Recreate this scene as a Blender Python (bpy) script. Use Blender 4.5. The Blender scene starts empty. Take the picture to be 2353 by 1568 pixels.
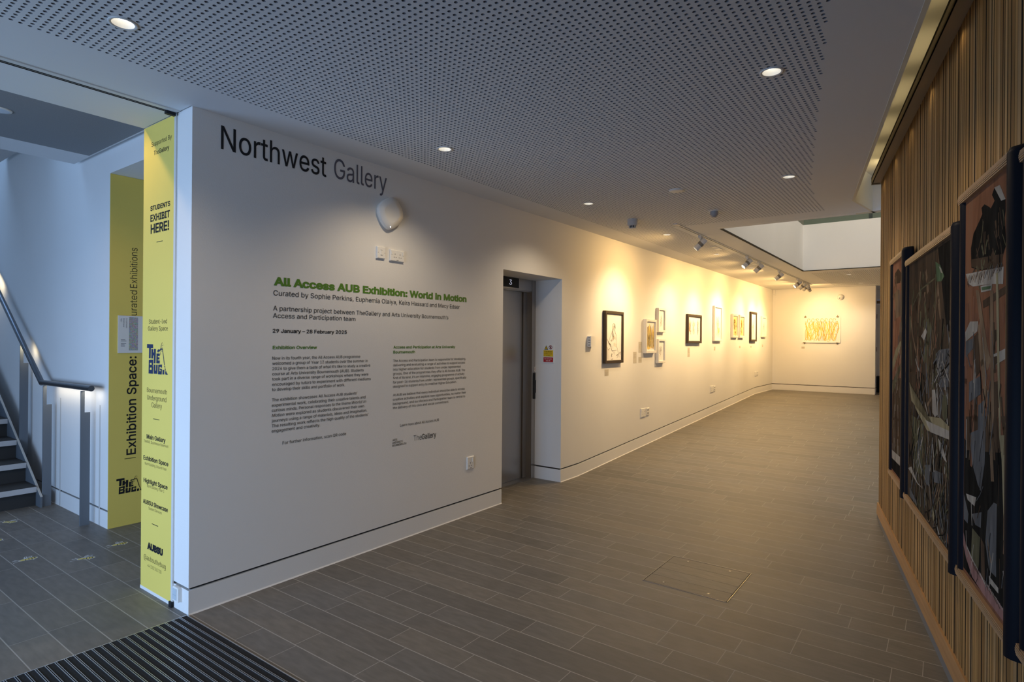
import bpy, math, random
import numpy as np
from mathutils import Vector, Matrix

sc = bpy.context.scene
COL = sc.collection
ZC = 2.668            # corridor ceiling
YW = 3.181            # face of the long gallery wall
XJ = 1.484            # end face (jamb) of that wall
XS = 1.782            # stair hall wall
XF = 14.37            # far gallery wall

# ---------------------------------------------------------------- camera
YAW, PITCH, ROLL = 0.634501, 0.000226, 0.007865
_f = Vector((math.cos(YAW)*math.cos(PITCH), math.sin(YAW)*math.cos(PITCH), math.sin(PITCH)))
_r = Vector((math.sin(YAW), -math.cos(YAW), 0)); _u = _r.cross(_f)
_r2 = _r*math.cos(ROLL) + _u*math.sin(ROLL); _u2 = _u*math.cos(ROLL) - _r*math.sin(ROLL)
cam_d = bpy.data.cameras.new('camera'); cam = bpy.data.objects.new('camera', cam_d); COL.objects.link(cam)
cam_d.sensor_width = 36.0; cam_d.lens = 1352.545/2353*36.0; cam_d.clip_start = 0.02
M = Matrix((_r2, _u2, -_f)).transposed().to_4x4(); M.translation = (0, 0, 1.45)
cam.matrix_world = M
sc.camera = cam

# ---------------------------------------------------------------- world, daylight, exposure
sc.view_settings.view_transform = 'Standard'; sc.view_settings.look = 'None'
sc.view_settings.exposure = 0.0; sc.view_settings.gamma = 1.0; sc.view_settings.use_curve_mapping = False
w = bpy.data.worlds.new('sky'); sc.world = w; w.use_nodes = True
w.node_tree.nodes['Background'].inputs[0].default_value = (0.42, 0.62, 1.0, 1)
w.node_tree.nodes['Background'].inputs[1].default_value = 0.6
try:
    sc.cycles.use_denoising = True
    sc.cycles.max_bounces = 7; sc.cycles.diffuse_bounces = 5; sc.cycles.glossy_bounces = 3
    sc.cycles.transmission_bounces = 4; sc.cycles.transparent_max_bounces = 6
    sc.cycles.caustics_reflective = False; sc.cycles.caustics_refractive = False
    sc.cycles.sample_clamp_indirect = 4.0
except Exception: pass

def basis(normal, axis):
    z = -Vector(normal).normalized(); x = Vector(axis).normalized(); y = z.cross(x).normalized(); x = y.cross(z)
    return Matrix((x, y, z)).transposed().to_4x4()
def spot(name, loc, target, power, color, size, blend, radius=.02):
    d = bpy.data.lights.new(name, 'SPOT'); d.energy = power; d.color = color; d.spot_size = math.radians(size); d.spot_blend = blend; d.shadow_soft_size = radius
    o = bpy.data.objects.new(name, d); COL.objects.link(o); o.location = loc
    o.rotation_euler = (Vector(target)-Vector(loc)).to_track_quat('-Z', 'Y').to_euler()
    return o
def area(name, loc, normal, axis, sx, sy, power, color, spread=180):
    d = bpy.data.lights.new(name, 'AREA'); d.shape = 'RECTANGLE'; d.size = sx; d.size_y = sy
    d.energy = power; d.color = color; d.spread = math.radians(spread)
    o = bpy.data.objects.new(name, d); COL.objects.link(o)
    m = basis(normal, axis); m.translation = loc; o.matrix_world = m
    return o
DAY = (0.34, 0.58, 1.0)
area('daylight_stair_window', (-2.3, 4.40, 0.95), (1, -0.22, -0.05), (.22, 1, 0), 2.1, 1.7, 43, DAY, 115)
area('daylight_stairwell', (0.2, 8.2, 6.2), (0.25, -0.15, -1), (1, 0, 0), 2.6, 3.4, 92, DAY)
area('daylight_entrance', (-2.7, 1.5, .95), (1, 0.45, -0.18), (-.45, 1, 0), 2.6, 1.6, 33, (0.54, 0.72, 1.0), 92)
area('daylight_rooflight', (8.7, 0.75, 5.9), (0, 0.05, -1), (1, 0, 0), 4.4, .9, 135, (1.0, 0.89, 0.74))
WARM = (1.0, 0.60, 0.20)
DOWN = (1.0, 0.80, 0.55)

# ---------------------------------------------------------------- helpers
def wloc(o):
    v = Vector((0, 0, 0))
    while o is not None:
        v += o.location; o = o.parent
    return v
class MB:
    def __init__(s): s.v = []; s.f = []; s.m = []; s.sm = []
    def add(s, vs, fs, mi=0, smooth=False):
        b = len(s.v); s.v += [tuple(p) for p in vs]
        for f in fs: s.f.append([b+i for i in f]); s.m.append(mi); s.sm.append(smooth)
        return s
    def quad(s, a, b, c, d, mi=0): return s.add([a, b, c, d], [(0, 1, 2, 3)], mi)
    def poly(s, pts, mi=0): return s.add(pts, [tuple(range(len(pts)))], mi)
    def hexa(s, p, mi=0):   # 8 points: bottom ring then top ring
        return s.add(p, [(3,2,1,0),(4,5,6,7),(0,1,5,4),(1,2,6,5),(2,3,7,6),(3,0,4,7)], mi)
    def box(s, x0, x1, y0, y1, z0, z1, mi=0):
        return s.hexa([(x0,y0,z0),(x1,y0,z0),(x1,y1,z0),(x0,y1,z0),(x0,y0,z1),(x1,y0,z1),(x1,y1,z1),(x0,y1,z1)], mi)
    def prism(s, pts, fn, d0, d1, mi=0):      # pts 2D outline, fn(u,v,d) -> 3D
        n = len(pts); vs = [fn(u, v, d0) for u, v in pts] + [fn(u, v, d1) for u, v in pts]
        fs = [tuple(range(n))[::-1], tuple(range(n, 2*n))] + [(i, (i+1) % n, n+(i+1) % n, n+i) for i in range(n)]
        return s.add(vs, fs, mi)
    def rings(s, rings, mi=0, cap0=False, cap1=False, smooth=True, closed=True):
        n = len(rings[0]); vs = [p for r in rings for p in r]; fs = []
        for k in range(len(rings)-1):
            for i in range(n if closed else n-1):
                j = (i+1) % n; fs.append((k*n+i, k*n+j, (k+1)*n+j, (k+1)*n+i))
        s.add(vs, fs, mi, smooth)
        if cap0: s.add(rings[0], [tuple(range(n))[::-1]], mi)
        if cap1: s.add(rings[-1], [tuple(range(n))], mi)
        return s
    def lathe(s, c, prof, n=24, mi=0, axis=(0,0,1), cap0=False, cap1=False, smooth=True):  # prof (radius, height)
        a = Vector(axis).normalized(); x = a.orthogonal().normalized(); y = a.cross(x); c = Vector(c)
        R = [[c + a*h + (x*math.cos(2*math.pi*i/n) + y*math.sin(2*math.pi*i/n))*r for i in range(n)] for r, h in prof]
        return s.rings(R, mi, cap0, cap1, smooth)
    def tube(s, pts, r, n=10, mi=0, cap=True):
        pts = [Vector(p) for p in pts]; R = []; prev = None
        for i, p in enumerate(pts):
            t = (pts[min(i+1, len(pts)-1)] - pts[max(i-1, 0)]).normalized()
            x = t.orthogonal().normalized() if prev is None else (prev - t*prev.dot(t)).normalized()
            prev = x; y = t.cross(x)
            R.append([p + (x*math.cos(2*math.pi*k/n) + y*math.sin(2*math.pi*k/n))*r for k in range(n)])
        return s.rings(R, mi, cap, cap)
    def ribbon(s, pts, fn, wd, mi=0):         # flat stroke in a plane, fn(u,v)->3D
        for i in range(len(pts)-1):
            (a, b), (c, d) = pts[i], pts[i+1]; L = math.hypot(c-a, d-b) or 1e-6
            px, py = -(d-b)/L*wd/2, (c-a)/L*wd/2; ex, ey = (c-a)/L*wd*.3, (d-b)/L*wd*.3
            s.quad(fn(a-ex+px, b-ey+py), fn(a-ex-px, b-ey-py), fn(c+ex-px, d+ey-py), fn(c+ex+px, d+ey+py), mi)
        return s
    def build(s, name, mats, parent=None, origin=None, local=False):
        me = bpy.data.meshes.new(name)
        off = Vector((0, 0, 0))
        if parent is not None and not local: off = wloc(parent)
        if origin is not None: off = Vector(origin)
        me.from_pydata([tuple(Vector(p)-off) for p in s.v], [], s.f)
        for mt in (mats if isinstance(mats, (list, tuple)) else [mats]): me.materials.append(mt)
        me.polygons.foreach_set('material_index', s.m); me.polygons.foreach_set('use_smooth', s.sm)
        me.update()
        o = bpy.data.objects.new(name, me); COL.objects.link(o)
        if parent is not None: o.parent = parent
        if origin is not None: o.location = origin
        return o
def tag(o, label=None, cat=None, group=None, kind=None):
    if label: o['label'] = label
    if cat: o['category'] = cat
    if group: o['group'] = group
    if kind: o['kind'] = kind
    return o
def thing(name, loc, label, cat, group=None):
    o = bpy.data.objects.new(name, None); o.empty_display_size = .05; COL.objects.link(o); o.location = loc
    return tag(o, label, cat, group)
def copy_tree(o, loc, label, group=None):
    c = o.copy(); COL.objects.link(c); c.location = loc; c['label'] = label
    if group: c['group'] = group
    for ch in list(o.children):
        k = ch.copy(); COL.objects.link(k); k.parent = c
        for g in list(ch.children):
            q = g.copy(); COL.objects.link(q); q.parent = k
    return c
def struct(name, mb, mats): return tag(mb.build(name, mats), kind='structure')

# ---------------------------------------------------------------- materials
def mat(name, col, rough=.6, metal=0., spec=.3, var=0., vscale=(8, 8, 8), bump=0., bscale=200., emit=None, estr=0.):
    m = bpy.data.materials.new(name); m.use_nodes = True; nt = m.node_tree; b = nt.nodes['Principled BSDF']
    b.inputs['Base Color'].default_value = (*col, 1); b.inputs['Roughness'].default_value = rough
    b.inputs['Metallic'].default_value = metal; b.inputs['Specular IOR Level'].default_value = spec
    if emit: b.inputs['Emission Color'].default_value = (*emit, 1); b.inputs['Emission Strength'].default_value = estr
    if var or bump:
        tc = nt.nodes.new('ShaderNodeTexCoord'); mp = nt.nodes.new('ShaderNodeMapping')
        mp.inputs['Scale'].default_value = vscale; nt.links.new(tc.outputs['Object'], mp.inputs['Vector'])
    if var:
        n = nt.nodes.new('ShaderNodeTexNoise'); n.inputs['Scale'].default_value = 1.0; n.inputs['Detail'].default_value = 6
        nt.links.new(mp.outputs[0], n.inputs['Vector'])
        r = nt.nodes.new('ShaderNodeValToRGB'); e = r.color_ramp.elements
        e[0].position = .3; e[1].position = .7
        e[0].color = (*[c*(1-var) for c in col], 1); e[1].color = (*[min(1, c*(1+var)) for c in col], 1)
        nt.links.new(n.outputs['Fac'], r.inputs[0]); nt.links.new(r.outputs[0], b.inputs['Base Color'])
    if bump:
        n2 = nt.nodes.new('ShaderNodeTexNoise'); n2.inputs['Scale'].default_value = bscale; n2.inputs['Detail'].default_value = 2
        nt.links.new(tc.outputs['Object'], n2.inputs['Vector'])
        bp = nt.nodes.new('ShaderNodeBump'); bp.inputs['Strength'].default_value = bump; bp.inputs['Distance'].default_value = .002
        nt.links.new(n2.outputs['Fac'], bp.inputs['Height']); nt.links.new(bp.outputs[0], b.inputs['Normal'])
    return m
PAINT = mat('white_wall_paint', (.80, .79, .77), .75, var=.015, vscale=(1.5,)*3, bump=.25, bscale=140)
CEIL = mat('white_ceiling_board', (.74, .74, .74), .8)
HOLESIDE = mat('dark_hole_side', (.26, .26, .28), .9)  # sides of the drilled holes, darker than the board face
HOLE = mat('black_plenum', (.025, .026, .03), .9)
ACOUS = mat('grey_acoustic_board', (.27, .275, .28), .85, var=.06, vscale=(160,)*3)
GAP = mat('dark_gap', (.03, .028, .025), .9)
STONE = [mat('slate_tile_%s' % n, c, .46, spec=.3, var=.14, vscale=(38, 9, 12), bump=.12, bscale=90) for n, c in
         (('a', (.170, .156, .137)), ('b', (.155, .143, .128)), ('c', (.182, .165, .143)), ('d', (.163, .153, .140)), ('e', (.143, .133, .120)))]
GROUT = mat('pale_grout', (.42, .40, .375), .7)
WHITEP = mat('white_plastic', (.82, .81, .78), .35)
WHITEM = mat('white_powder_coat', (.70, .69, .66), .4)
GREYP = mat('grey_plastic', (.32, .32, .33), .5)
BLACK = mat('black_vinyl', (.012, .013, .016), .5)
NAVYV = mat('navy_vinyl', (.022, .035, .09), .5)
GREYV = mat('grey_vinyl', (.125, .12, .15), .5)
GREENV = mat('green_vinyl', (.10, .24, .03), .5)
YELLOW = mat('yellow_vinyl', (.86, .67, .15), .5, var=.02, vscale=(2, 2, 2))
STEEL = mat('brushed_steel', (.42, .40, .38), .32, .9, var=.06, vscale=(2, 60, 1))
STEELD = mat('dark_steel', (.16, .15, .14), .35, .8)
ALU = mat('aluminium', (.62, .63, .65), .35, .9)
CHROME = mat('satin_steel_rail', (.22, .225, .245), .28, .95)
BLUEST = mat('blue_grey_steel', (.165, .185, .21), .45, .1)
TREAD = mat('dark_rubber_tread', (.045, .045, .045), .7)
CARPET = mat('black_mat_carpet', (.018, .019, .021), .95, var=.6, vscale=(250,)*3, bump=.6, bscale=350)
OAKP = mat('oak_plinth', (.44, .25, .11), .45, var=.15, vscale=(3, 3, 40))
CONC = mat('grey_plinth_base', (.20, .195, .185), .7)
WOOD = [mat('wood_slat_%s' % n, c, .6, spec=.12, var=.22, vscale=(40, 40, 2.2)) for n, c in
        (('a', (.42, .250, .095)), ('b', (.34, .200, .078)), ('c', (.50, .315, .135)), ('d', (.29, .165, .062)), ('e', (.46, .300, .140)), ('f', (.38, .245, .115)))]
LAMP = mat('lamp_lens', (.9, .9, .9), .3, emit=(1, .95, .86), estr=3.0)
SPOTL = mat('spot_lens', (.9, .9, .9), .3, emit=(1, .86, .62), estr=9.0)
BAFFLE = mat('downlight_baffle_glow', (.78, .76, .70), .5, emit=(1, .9, .72), estr=.06)  # slight emission puts the lens light on the baffle into its material
NAVYF = mat('navy_black_frame', (.007, .0085, .014), .5, spec=.12)
RIBW = mat('ribbed_wood_batten', (.42, .27, .15), .45, var=.15, vscale=(4, 4, 30))
PAPER = mat('white_paper', (.83, .81, .77), .8)
FRAMEB = mat('dark_brown_frame', (.045, .032, .022), .45)
FRAMEW = mat('cream_white_frame', (.80, .78, .73), .45)
CLEARL = mat('clear_label', (.58, .54, .46), .4)
INK = mat('grey_ink', (.16, .14, .12), .8); INKP = mat('pale_pencil', (.45, .41, .35), .8)
OCHRE = mat('ochre_wash', (.72, .42, .08), .8); ORANGE = mat('orange_paint', (.80, .40, .03), .8)
AMBER = mat('amber_wash', (.82, .60, .18), .8); CREAMY = mat('yellow_wash', (.84, .68, .30), .8)
RED = mat('sign_red', (.45, .02, .025), .5); SIGNY = mat('sign_yellow', (.80, .52, .02), .5)

# ---------------------------------------------------------------- lettering
import os
FONT = None
try: FONT = bpy.data.fonts.load(os.path.join(bpy.utils.resource_path('LOCAL'), 'datafiles', 'fonts', 'Inter.woff2'))
except Exception: pass
_tc = {}
from mathutils.geometry import delaunay_2d_cdt
def glyphs(s, bold=0., shear=0.):
    """filled outlines of a line of text (non-zero winding), grown or thinned by bold"""
    k = (s, bold, shear)
    if k in _tc: return _tc[k]
    c = bpy.data.curves.new('t', 'FONT'); c.body = s; c.size = 1; c.resolution_u = 4; c.shear = shear; c.fill_mode = 'NONE'
    if FONT: c.font = FONT
    o = bpy.data.objects.new('t', c); COL.objects.link(o)
    dg = bpy.context.evaluated_depsgraph_get(); dg.update()
    me = bpy.data.meshes.new_from_object(o.evaluated_get(dg))
    P = np.empty(len(me.vertices)*3); me.vertices.foreach_get('co', P); P = P.reshape(-1, 3)[:, :2]
    E = np.empty(len(me.edges)*2, np.int32); me.edges.foreach_get('vertices', E); E = E.reshape(-1, 2)
    bpy.data.objects.remove(o); bpy.data.curves.remove(c); bpy.data.meshes.remove(me)
    nx_ = {}
    for a, b in E: nx_.setdefault(int(a), []).append(int(b)); nx_.setdefault(int(b), []).append(int(a))
    seen = set(); loops = []
    for st_ in range(len(P)):
        if st_ in seen or st_ not in nx_: continue
        lp = [st_]; seen.add(st_); cur = min(nx_[st_])          # vertices of a loop are stored in drawing order
        if st_+1 in nx_[st_]: cur = st_+1
        while cur not in seen:
            lp.append(cur); seen.add(cur); nb = [q for q in nx_[cur] if q not in seen]
            if not nb: break
            cur = nb[0]
        q = P[lp]; q = q[np.hypot(*(q-np.roll(q, 1, 0)).T) > 1e-5]
        if len(q) > 2: loops.append(q)
    ar_ = lambda q: .5*float(np.sum(q[:, 0]*np.roll(q[:, 1], -1)-np.roll(q[:, 0], -1)*q[:, 1]))
    sg_ = np.sign(ar_(max(loops, key=lambda q: abs(ar_(q)))))
    if bold:
        out = []
        for q in loops:
            d1 = q-np.roll(q, 1, 0); d2 = np.roll(q, -1, 0)-q
            n1 = np.stack([d1[:, 1], -d1[:, 0]], 1)/np.hypot(*d1.T)[:, None]; n2 = np.stack([d2[:, 1], -d2[:, 0]], 1)/np.hypot(*d2.T)[:, None]
            m = n1+n2; L = np.maximum((m*m).sum(1), .6); out.append(q+m*(2*bold*sg_/L)[:, None])
        loops = out
    loops.sort(key=lambda q: q[:, 0].min()); groups = []; mxx = -1e9
    for q in loops:
        if not groups or q[:, 0].min() > mxx+1e-4: groups.append([])
        groups[-1].append(q); mxx = max(mxx, q[:, 0].max()) if len(groups[-1]) > 1 else q[:, 0].max()
    VS, FS = [], []
    for g_ in groups:
        pts = np.concatenate(g_); ed = []; b = 0
        for q in g_: ed += [(b+i, b+(i+1) % len(q)) for i in range(len(q))]; b += len(q)
        r_ = delaunay_2d_cdt([Vector(p) for p in pts], ed, [], 0, 1e-6)
        v = np.array([tuple(p) for p in r_[0]]); t = np.array(r_[2]); ce = v[t].mean(1)
        e0 = np.concatenate([q for q in g_]); e1 = np.concatenate([np.roll(q, -1, 0) for q in g_])
        up_ = (e0[None, :, 1] <= ce[:, None, 1]) & (e1[None, :, 1] > ce[:, None, 1]); dn_ = (e0[None, :, 1] > ce[:, None, 1]) & (e1[None, :, 1] <= ce[:, None, 1])
        side = (e1[None, :, 0]-e0[None, :, 0])*(ce[:, None, 1]-e0[None, :, 1])-(ce[:, None, 0]-e0[None, :, 0])*(e1[None, :, 1]-e0[None, :, 1])
        wn = (up_ & (side > 0)).sum(1)-(dn_ & (side < 0)).sum(1)
        base = sum(len(x) for x in VS); VS.append(v); FS += [tuple(int(i)+base for i in f) for f in t[wn != 0]]
    v = np.concatenate(VS); v = np.concatenate([v, np.zeros((len(v), 1))], 1)
    _tc[k] = (v, FS); return _tc[k]
CAPH = float(glyphs('H')[0][:, 1].max())
def letter(mb, s, u0, u1, v, cap, fn, mi=0, bold=0., shear=0.):
    """text from u0 to u1 on baseline v with capital height cap, fn(u,v)->3D"""
    vs, fs = glyphs(s, bold, shear)
    a, b = vs[:, 0].min(), vs[:, 0].max(); su = (u1-u0)/(b-a); sv = cap/(CAPH+2*bold)
    mb.add([fn(u0+(x-a)*su, v+(y+bold)*sv) for x, y, _ in vs], fs, mi)
    return mb
def on_wall(u, v): return (u, YW-.0015, v)
def on_jamb(u, v): return (XJ-.0035, u, v)

# ================================================================ STRUCTURE
def zf(x):            # corridor floor: level, then a ramp up to the gallery level
    return 0. if x < 5.55 else (.392 if x > 12.85 else .392*(x-5.55)/7.3)
rnd = random.Random(7)
TH = math.radians(10.37); ST = (math.cos(TH), math.sin(TH)); SN = (-math.sin(TH), math.cos(TH))
def S(s, off, z): return (5.72+ST[0]*s+SN[0]*off, .437+ST[1]*s+SN[1]*off, z)
def slat_y(x): return .437+(x-5.72)*math.tan(TH)

# floor: staggered slate planks laid across the corridor
def tiles(name, xs, ylo, yhi, zfun, lmin=.28, lmax=.82):
    mb = MB(); g = .0026
    for i in range(len(xs)-1):
        x0, x1 = xs[i], xs[i+1]; a, b = ylo(.5*(x0+x1)), yhi(.5*(x0+x1))
        if b-a < .05: continue
        y = a - rnd.uniform(0, .9)
        mb.quad((x0, a, zfun(x0)-.0004), (x1, a, zfun(x1)-.0004), (x1, b, zfun(x1)-.0004), (x0, b, zfun(x0)-.0004), 5)
        while y < b:
            L = rnd.uniform(lmin, lmax); p, q = max(a, y)+g*.6, min(b, y+L)-g*.6; y += L
            if q-p < .01: continue
            mb.quad((x0+g, p, zfun(x0)), (x1-g, p, zfun(x1)), (x1-g, q, zfun(x1)), (x0+g, q, zfun(x0)), rnd.choice((0, 0, 1, 1, 2, 3, 3, 4)))
    return struct(name, mb, STONE+[GROUT])
P = .1492
xs = [2.840+P*k for k in range(-38, 91)]
tiles('floor', xs, lambda x: (slat_y(x)-.3 if x < 5.75 else -2.0), lambda x: (3.52 if 4.18 < x < 5.19 else YW+.002), zf)
xl = [.829+.1562*k for k in range(-21, 6)]+[XS]
tiles('floor_stair_hall', xl, lambda x: YW+.002, lambda x: 11., lambda x: 0.)
tiles('floor_passage', [XS+.1562*k for k in range(0, 16)], lambda x: 3.75, lambda x: 5.11, lambda x: 0.)

# long wall with the recessed lift, shadow gap and flush skirting that follows the ramp
def wall_run(mb, x0, x1, y, z_top):
    br = [x0] + [b for b in (5.55, 12.85) if x0 < b < x1] + [x1]
    for a, b in zip(br[:-1], br[1:]):
        za, zb = zf(a), zf(b)
        for lo, hi, dy in ((0., .127, 0.), (.127, .141, .016), (.141, None, 0.)):
            t0, t1 = (za+hi, zb+hi) if hi else (z_top, z_top)
            l0, l1 = za+lo, zb+lo
            mb.hexa([(a, y+dy, l0), (b, y+dy, l1), (b, y+.3, l1), (a, y+.3, l0), (a, y+dy, t0), (b, y+dy, t1), (b, y+.3, t1), (a, y+.3, t0)], 1 if dy else 0)
wl = MB()
wall_run(wl, 2.3, 4.182, YW, ZC+.35)
wall_run(wl, 5.182, XF+.2, YW, ZC+.35)
wl.box(4.182, 5.182, YW, YW+.34, 2.092, ZC+.35)                    # over the lift
# thick end block (jamb) with the gap wrapped round it
for lo, hi, d in ((0, .127, 0), (.127, .141, .016), (.141, ZC+.35, 0)):
    wl.box(XJ+d, 2.3, YW+.0+d, 3.37, lo, hi, 1 if d else 0)
wl.box(XJ+.002, 2.3, 3.37, 3.752, 0, ZC+.35)
# lift recess returns
for lo, hi, d in ((0, .127, 0), (.127, .141, .016), (.141, 2.10, 0)):
    wl.box(5.182+d, 5.4, YW+.3, 3.53, lo, hi, 1 if d else 0)
wl.box(3.9, 4.182, YW+.3, 3.53, 0, 2.10)
wl.box(3.9, 5.5, 3.70, 3.75, 0, 2.6)
for a, b in ((XJ, 4.182), (5.182, 5.55), (5.55, 12.85), (12.85, XF)): wl.hexa([(a, YW-.007, zf(a)-.001), (b, YW-.007, zf(b)-.001), (b, YW+.001, zf(b)-.001), (a, YW+.001, zf(a)-.001), (a, YW-.002, zf(a)+.006), (b, YW-.002, zf(b)+.006), (b, YW+.001, zf(b)+.006), (a, YW+.001, zf(a)+.006)])
struct('wall_left', wl, [PAINT, GAP])

wf = MB()                                                          # far wall, seen square on
for lo, hi, d in ((0, .127, 0), (.127, .141, .016), (.141, 2.6, 0)):
    wf.box(XF+d, XF+.25, 1.174+d, YW+.3, .392+lo, min(.392+hi, ZC+.3), 1 if d else 0)
wf.box(XF+.25, XF+1.25, 1.5, YW+.3, .392, ZC+.3)                   # side of the passage behind it
wf.box(XF+1.1, XF+1.2, -2, 3.2, 2.45, ZC+.3)
struct('wall_far', wf, [PAINT, GAP])
wr = MB(); wr.box(5.9, 17, -2.15, -2.0, 0, ZC+.3); wr.box(16.9, 17.05, -2, 3.4, 0, ZC+.3)
struct('wall_gallery_side', wr, PAINT)

# perforated ceiling: square 30 mm grid of 15 mm holes, real holes through a 12 mm board
G = .0293
fix = [(.924, 2.564), (2.756, 2.557), (4.556, 2.545), (2.816, .625), (4.648, .94), (6.39, 2.545), (8.181, 2.548), (9.955, 2.545)]
far_fix = [(11.803, 1.365), (13.611, 1.375)]
X0, Y0 = .936-G*40-G/2, 2.891+G/2
def snap(p): 
    i = round((p[0]-X0-G/2)/G); j = round((Y0-G/2-p[1])/G)
    return (X0+G/2+i*G, Y0-G/2-j*G), (i, j)
fixc = [snap(p) for p in fix+far_fix]
FIX = [p for p, _ in fixc]; blocks = [ij for _, ij in fixc]
plain = MB(); cells = []
def cove_y(x):
    return .626+(x-5.735)*.1815 if x <= 5.735 else .626-(x-5.735)*.155
def low(x):                                                        # lower edge of the ceiling in a column
    if x < 6.375: return cove_y(x)
    if x < 10.952: return 1.954
    return -2.0
nx = int((14.36-X0)/G)
for i in range(nx):
    xa, xb = X0+i*G, X0+(i+1)*G; xm = .5*(xa+xb)
    hi_y = 3.752 if xb <= XJ+.01 else YW
    lo_a, lo_b = low(xa if xm < 6.375 else xm), low(xb if xm < 6.375 else xm)
    if xm < 6.375 and xb > 6.375: lo_b = low(6.37)
    spans = []
    if xm < 6.03: spans.append((max(.331+(xm-2.378)*.1885 if xm < 5.07 else .85+(xm-5.07)*.02, 0.3 if xm < 2.3 else 0), Y0))
    elif xm < 10.1: spans.append((2.30, Y0))
    elif 11.25 < xm < 14.0: spans.append((.55, 1.88))
    y = None
    segs = []
    for ylo, yhi in spans:
        j0 = max(0, int(round((Y0-yhi)/G))); j1 = int((Y0-ylo)/G)
        for j in range(j0, j1):
            if any(abs(i-bi) <= 1 and abs(j-bj) <= 1 for bi, bj in blocks): continue
            if 6.03 > xm > 5.9 and 2.2 < Y0-(j+.5)*G < 2.27: pass
            cells.append((xm, Y0-(j+.5)*G))
        segs.append((Y0-j1*G, Y0-j0*G))
    if not segs: plain.quad((xa, lo_a, ZC), (xb, lo_b, ZC), (xb, hi_y, ZC), (xa, hi_y, ZC))
    else:
        (a, b), = segs
        plain.quad((xa, lo_a, ZC), (xb, lo_b, ZC), (xb, a, ZC), (xa, a, ZC))
        if b < hi_y: plain.quad((xa, b, ZC), (xb, b, ZC), (xb, hi_y, ZC), (xa, hi_y, ZC))
# the part to the left of the perforated field and the strips round each downlight
plain.quad((-3.2, slat_y(-3.2)+.2, ZC), (X0, cove_y(X0), ZC), (X0, 3.752, ZC), (-3.2, 3.752, ZC))
def hole_plate(mb, cx, cy, half, r, z, n=8):
    for k in range(4*n):
        pts = []
        for t in (k, k+1):
            an = 2*math.pi*t/(4*n); c, s_ = math.cos(an), math.sin(an); q = half/max(abs(c), abs(s_))
            pts.append(((cx+r*c, cy+r*s_, z), (cx+q*c, cy+q*s_, z)))
        mb.quad(pts[0][0], pts[1][0], pts[1][1], pts[0][1])
for cx, cy in FIX: hole_plate(plain, cx, cy, 1.5*G, .0395, ZC)
CA = np.array(cells); h = G/2; r = .0073; VL, FL, ML = [], [], []; base = 0
for C, N in ((CA[CA[:, 0] < 3.4], 16), (CA[CA[:, 0] >= 3.4], 8)):
    n = len(C); ang = np.arange(N)*2*math.pi/N; cs = np.stack([np.cos(ang), np.sin(ang)], 1)
    sq = cs*(h/np.abs(cs).max(1))[:, None]; ci = cs*r
    V = np.zeros((n, 3*N, 3), np.float32)
    V[:, :N, :2] = C[:, None]+sq; V[:, N:2*N, :2] = C[:, None]+ci; V[:, 2*N:, :2] = C[:, None]+ci
    V[:, :2*N, 2] = ZC; V[:, 2*N:, 2] = ZC+.0125
    q = []
    for k in range(N):
        l = (k+1) % N; q.append((k, l, N+l, N+k)); q.append((N+k, N+l, 2*N+l, 2*N+k))
    FL.append((np.array(q)[None]+(np.arange(n)*3*N)[:, None, None]).reshape(-1, 4)+base); ML.append(np.tile([0, 1], n*N)); VL.append(V.reshape(-1, 3)); base += n*3*N
pv = np.array(plain.v, np.float32); pf = np.array(plain.f)
AV = np.concatenate(VL+[pv]); AF = np.concatenate(FL+[pf+base]); AM = np.concatenate(ML+[np.zeros(len(pf), int)]).astype(np.int32)
me = bpy.data.meshes.new('ceiling'); me.vertices.add(len(AV)); me.vertices.foreach_set('co', AV.ravel())
me.loops.add(AF.size); me.loops.foreach_set('vertex_index', AF.ravel().astype(np.int32))
me.polygons.add(len(AF)); me.polygons.foreach_set('loop_start', (np.arange(len(AF))*4).astype(np.int32))
me.polygons.foreach_set('use_smooth', np.zeros(len(AF), bool)); me.polygons.foreach_set('material_index', AM); me.update(calc_edges=True); me.materials.append(CEIL); me.materials.append(HOLESIDE)
o = bpy.data.objects.new('ceiling', me); COL.objects.link(o); tag(o, kind='structure')
pl = MB()
pl.quad((-3.2, -.93, ZC+.07), (5.6, .66, ZC+.07), (5.6, 3.75, ZC+.07), (-3.2, 3.75, ZC+.07))
pl.quad((5.6, .7, ZC+.07), (6.3, .7, ZC+.07), (6.3, YW, ZC+.07), (5.6, YW, ZC+.07))
pl.quad((6.3, 1.99, ZC+.07), (10.92, 1.99, ZC+.07), (10.92, YW, ZC+.07), (6.3, YW, ZC+.07))
pl.quad((11.0, -2, ZC+.07), (16.9, -2, ZC+.07), (16.9, YW, ZC+.07), (11.0, YW, ZC+.07))
struct('ceiling_plenum', pl, HOLE)
cb = MB(); cb.quad((XF-.01, -2, ZC), (16.9, -2, ZC), (16.9, YW, ZC), (XF-.01, YW, ZC)); struct('ceiling_passage', cb, CEIL)

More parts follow.
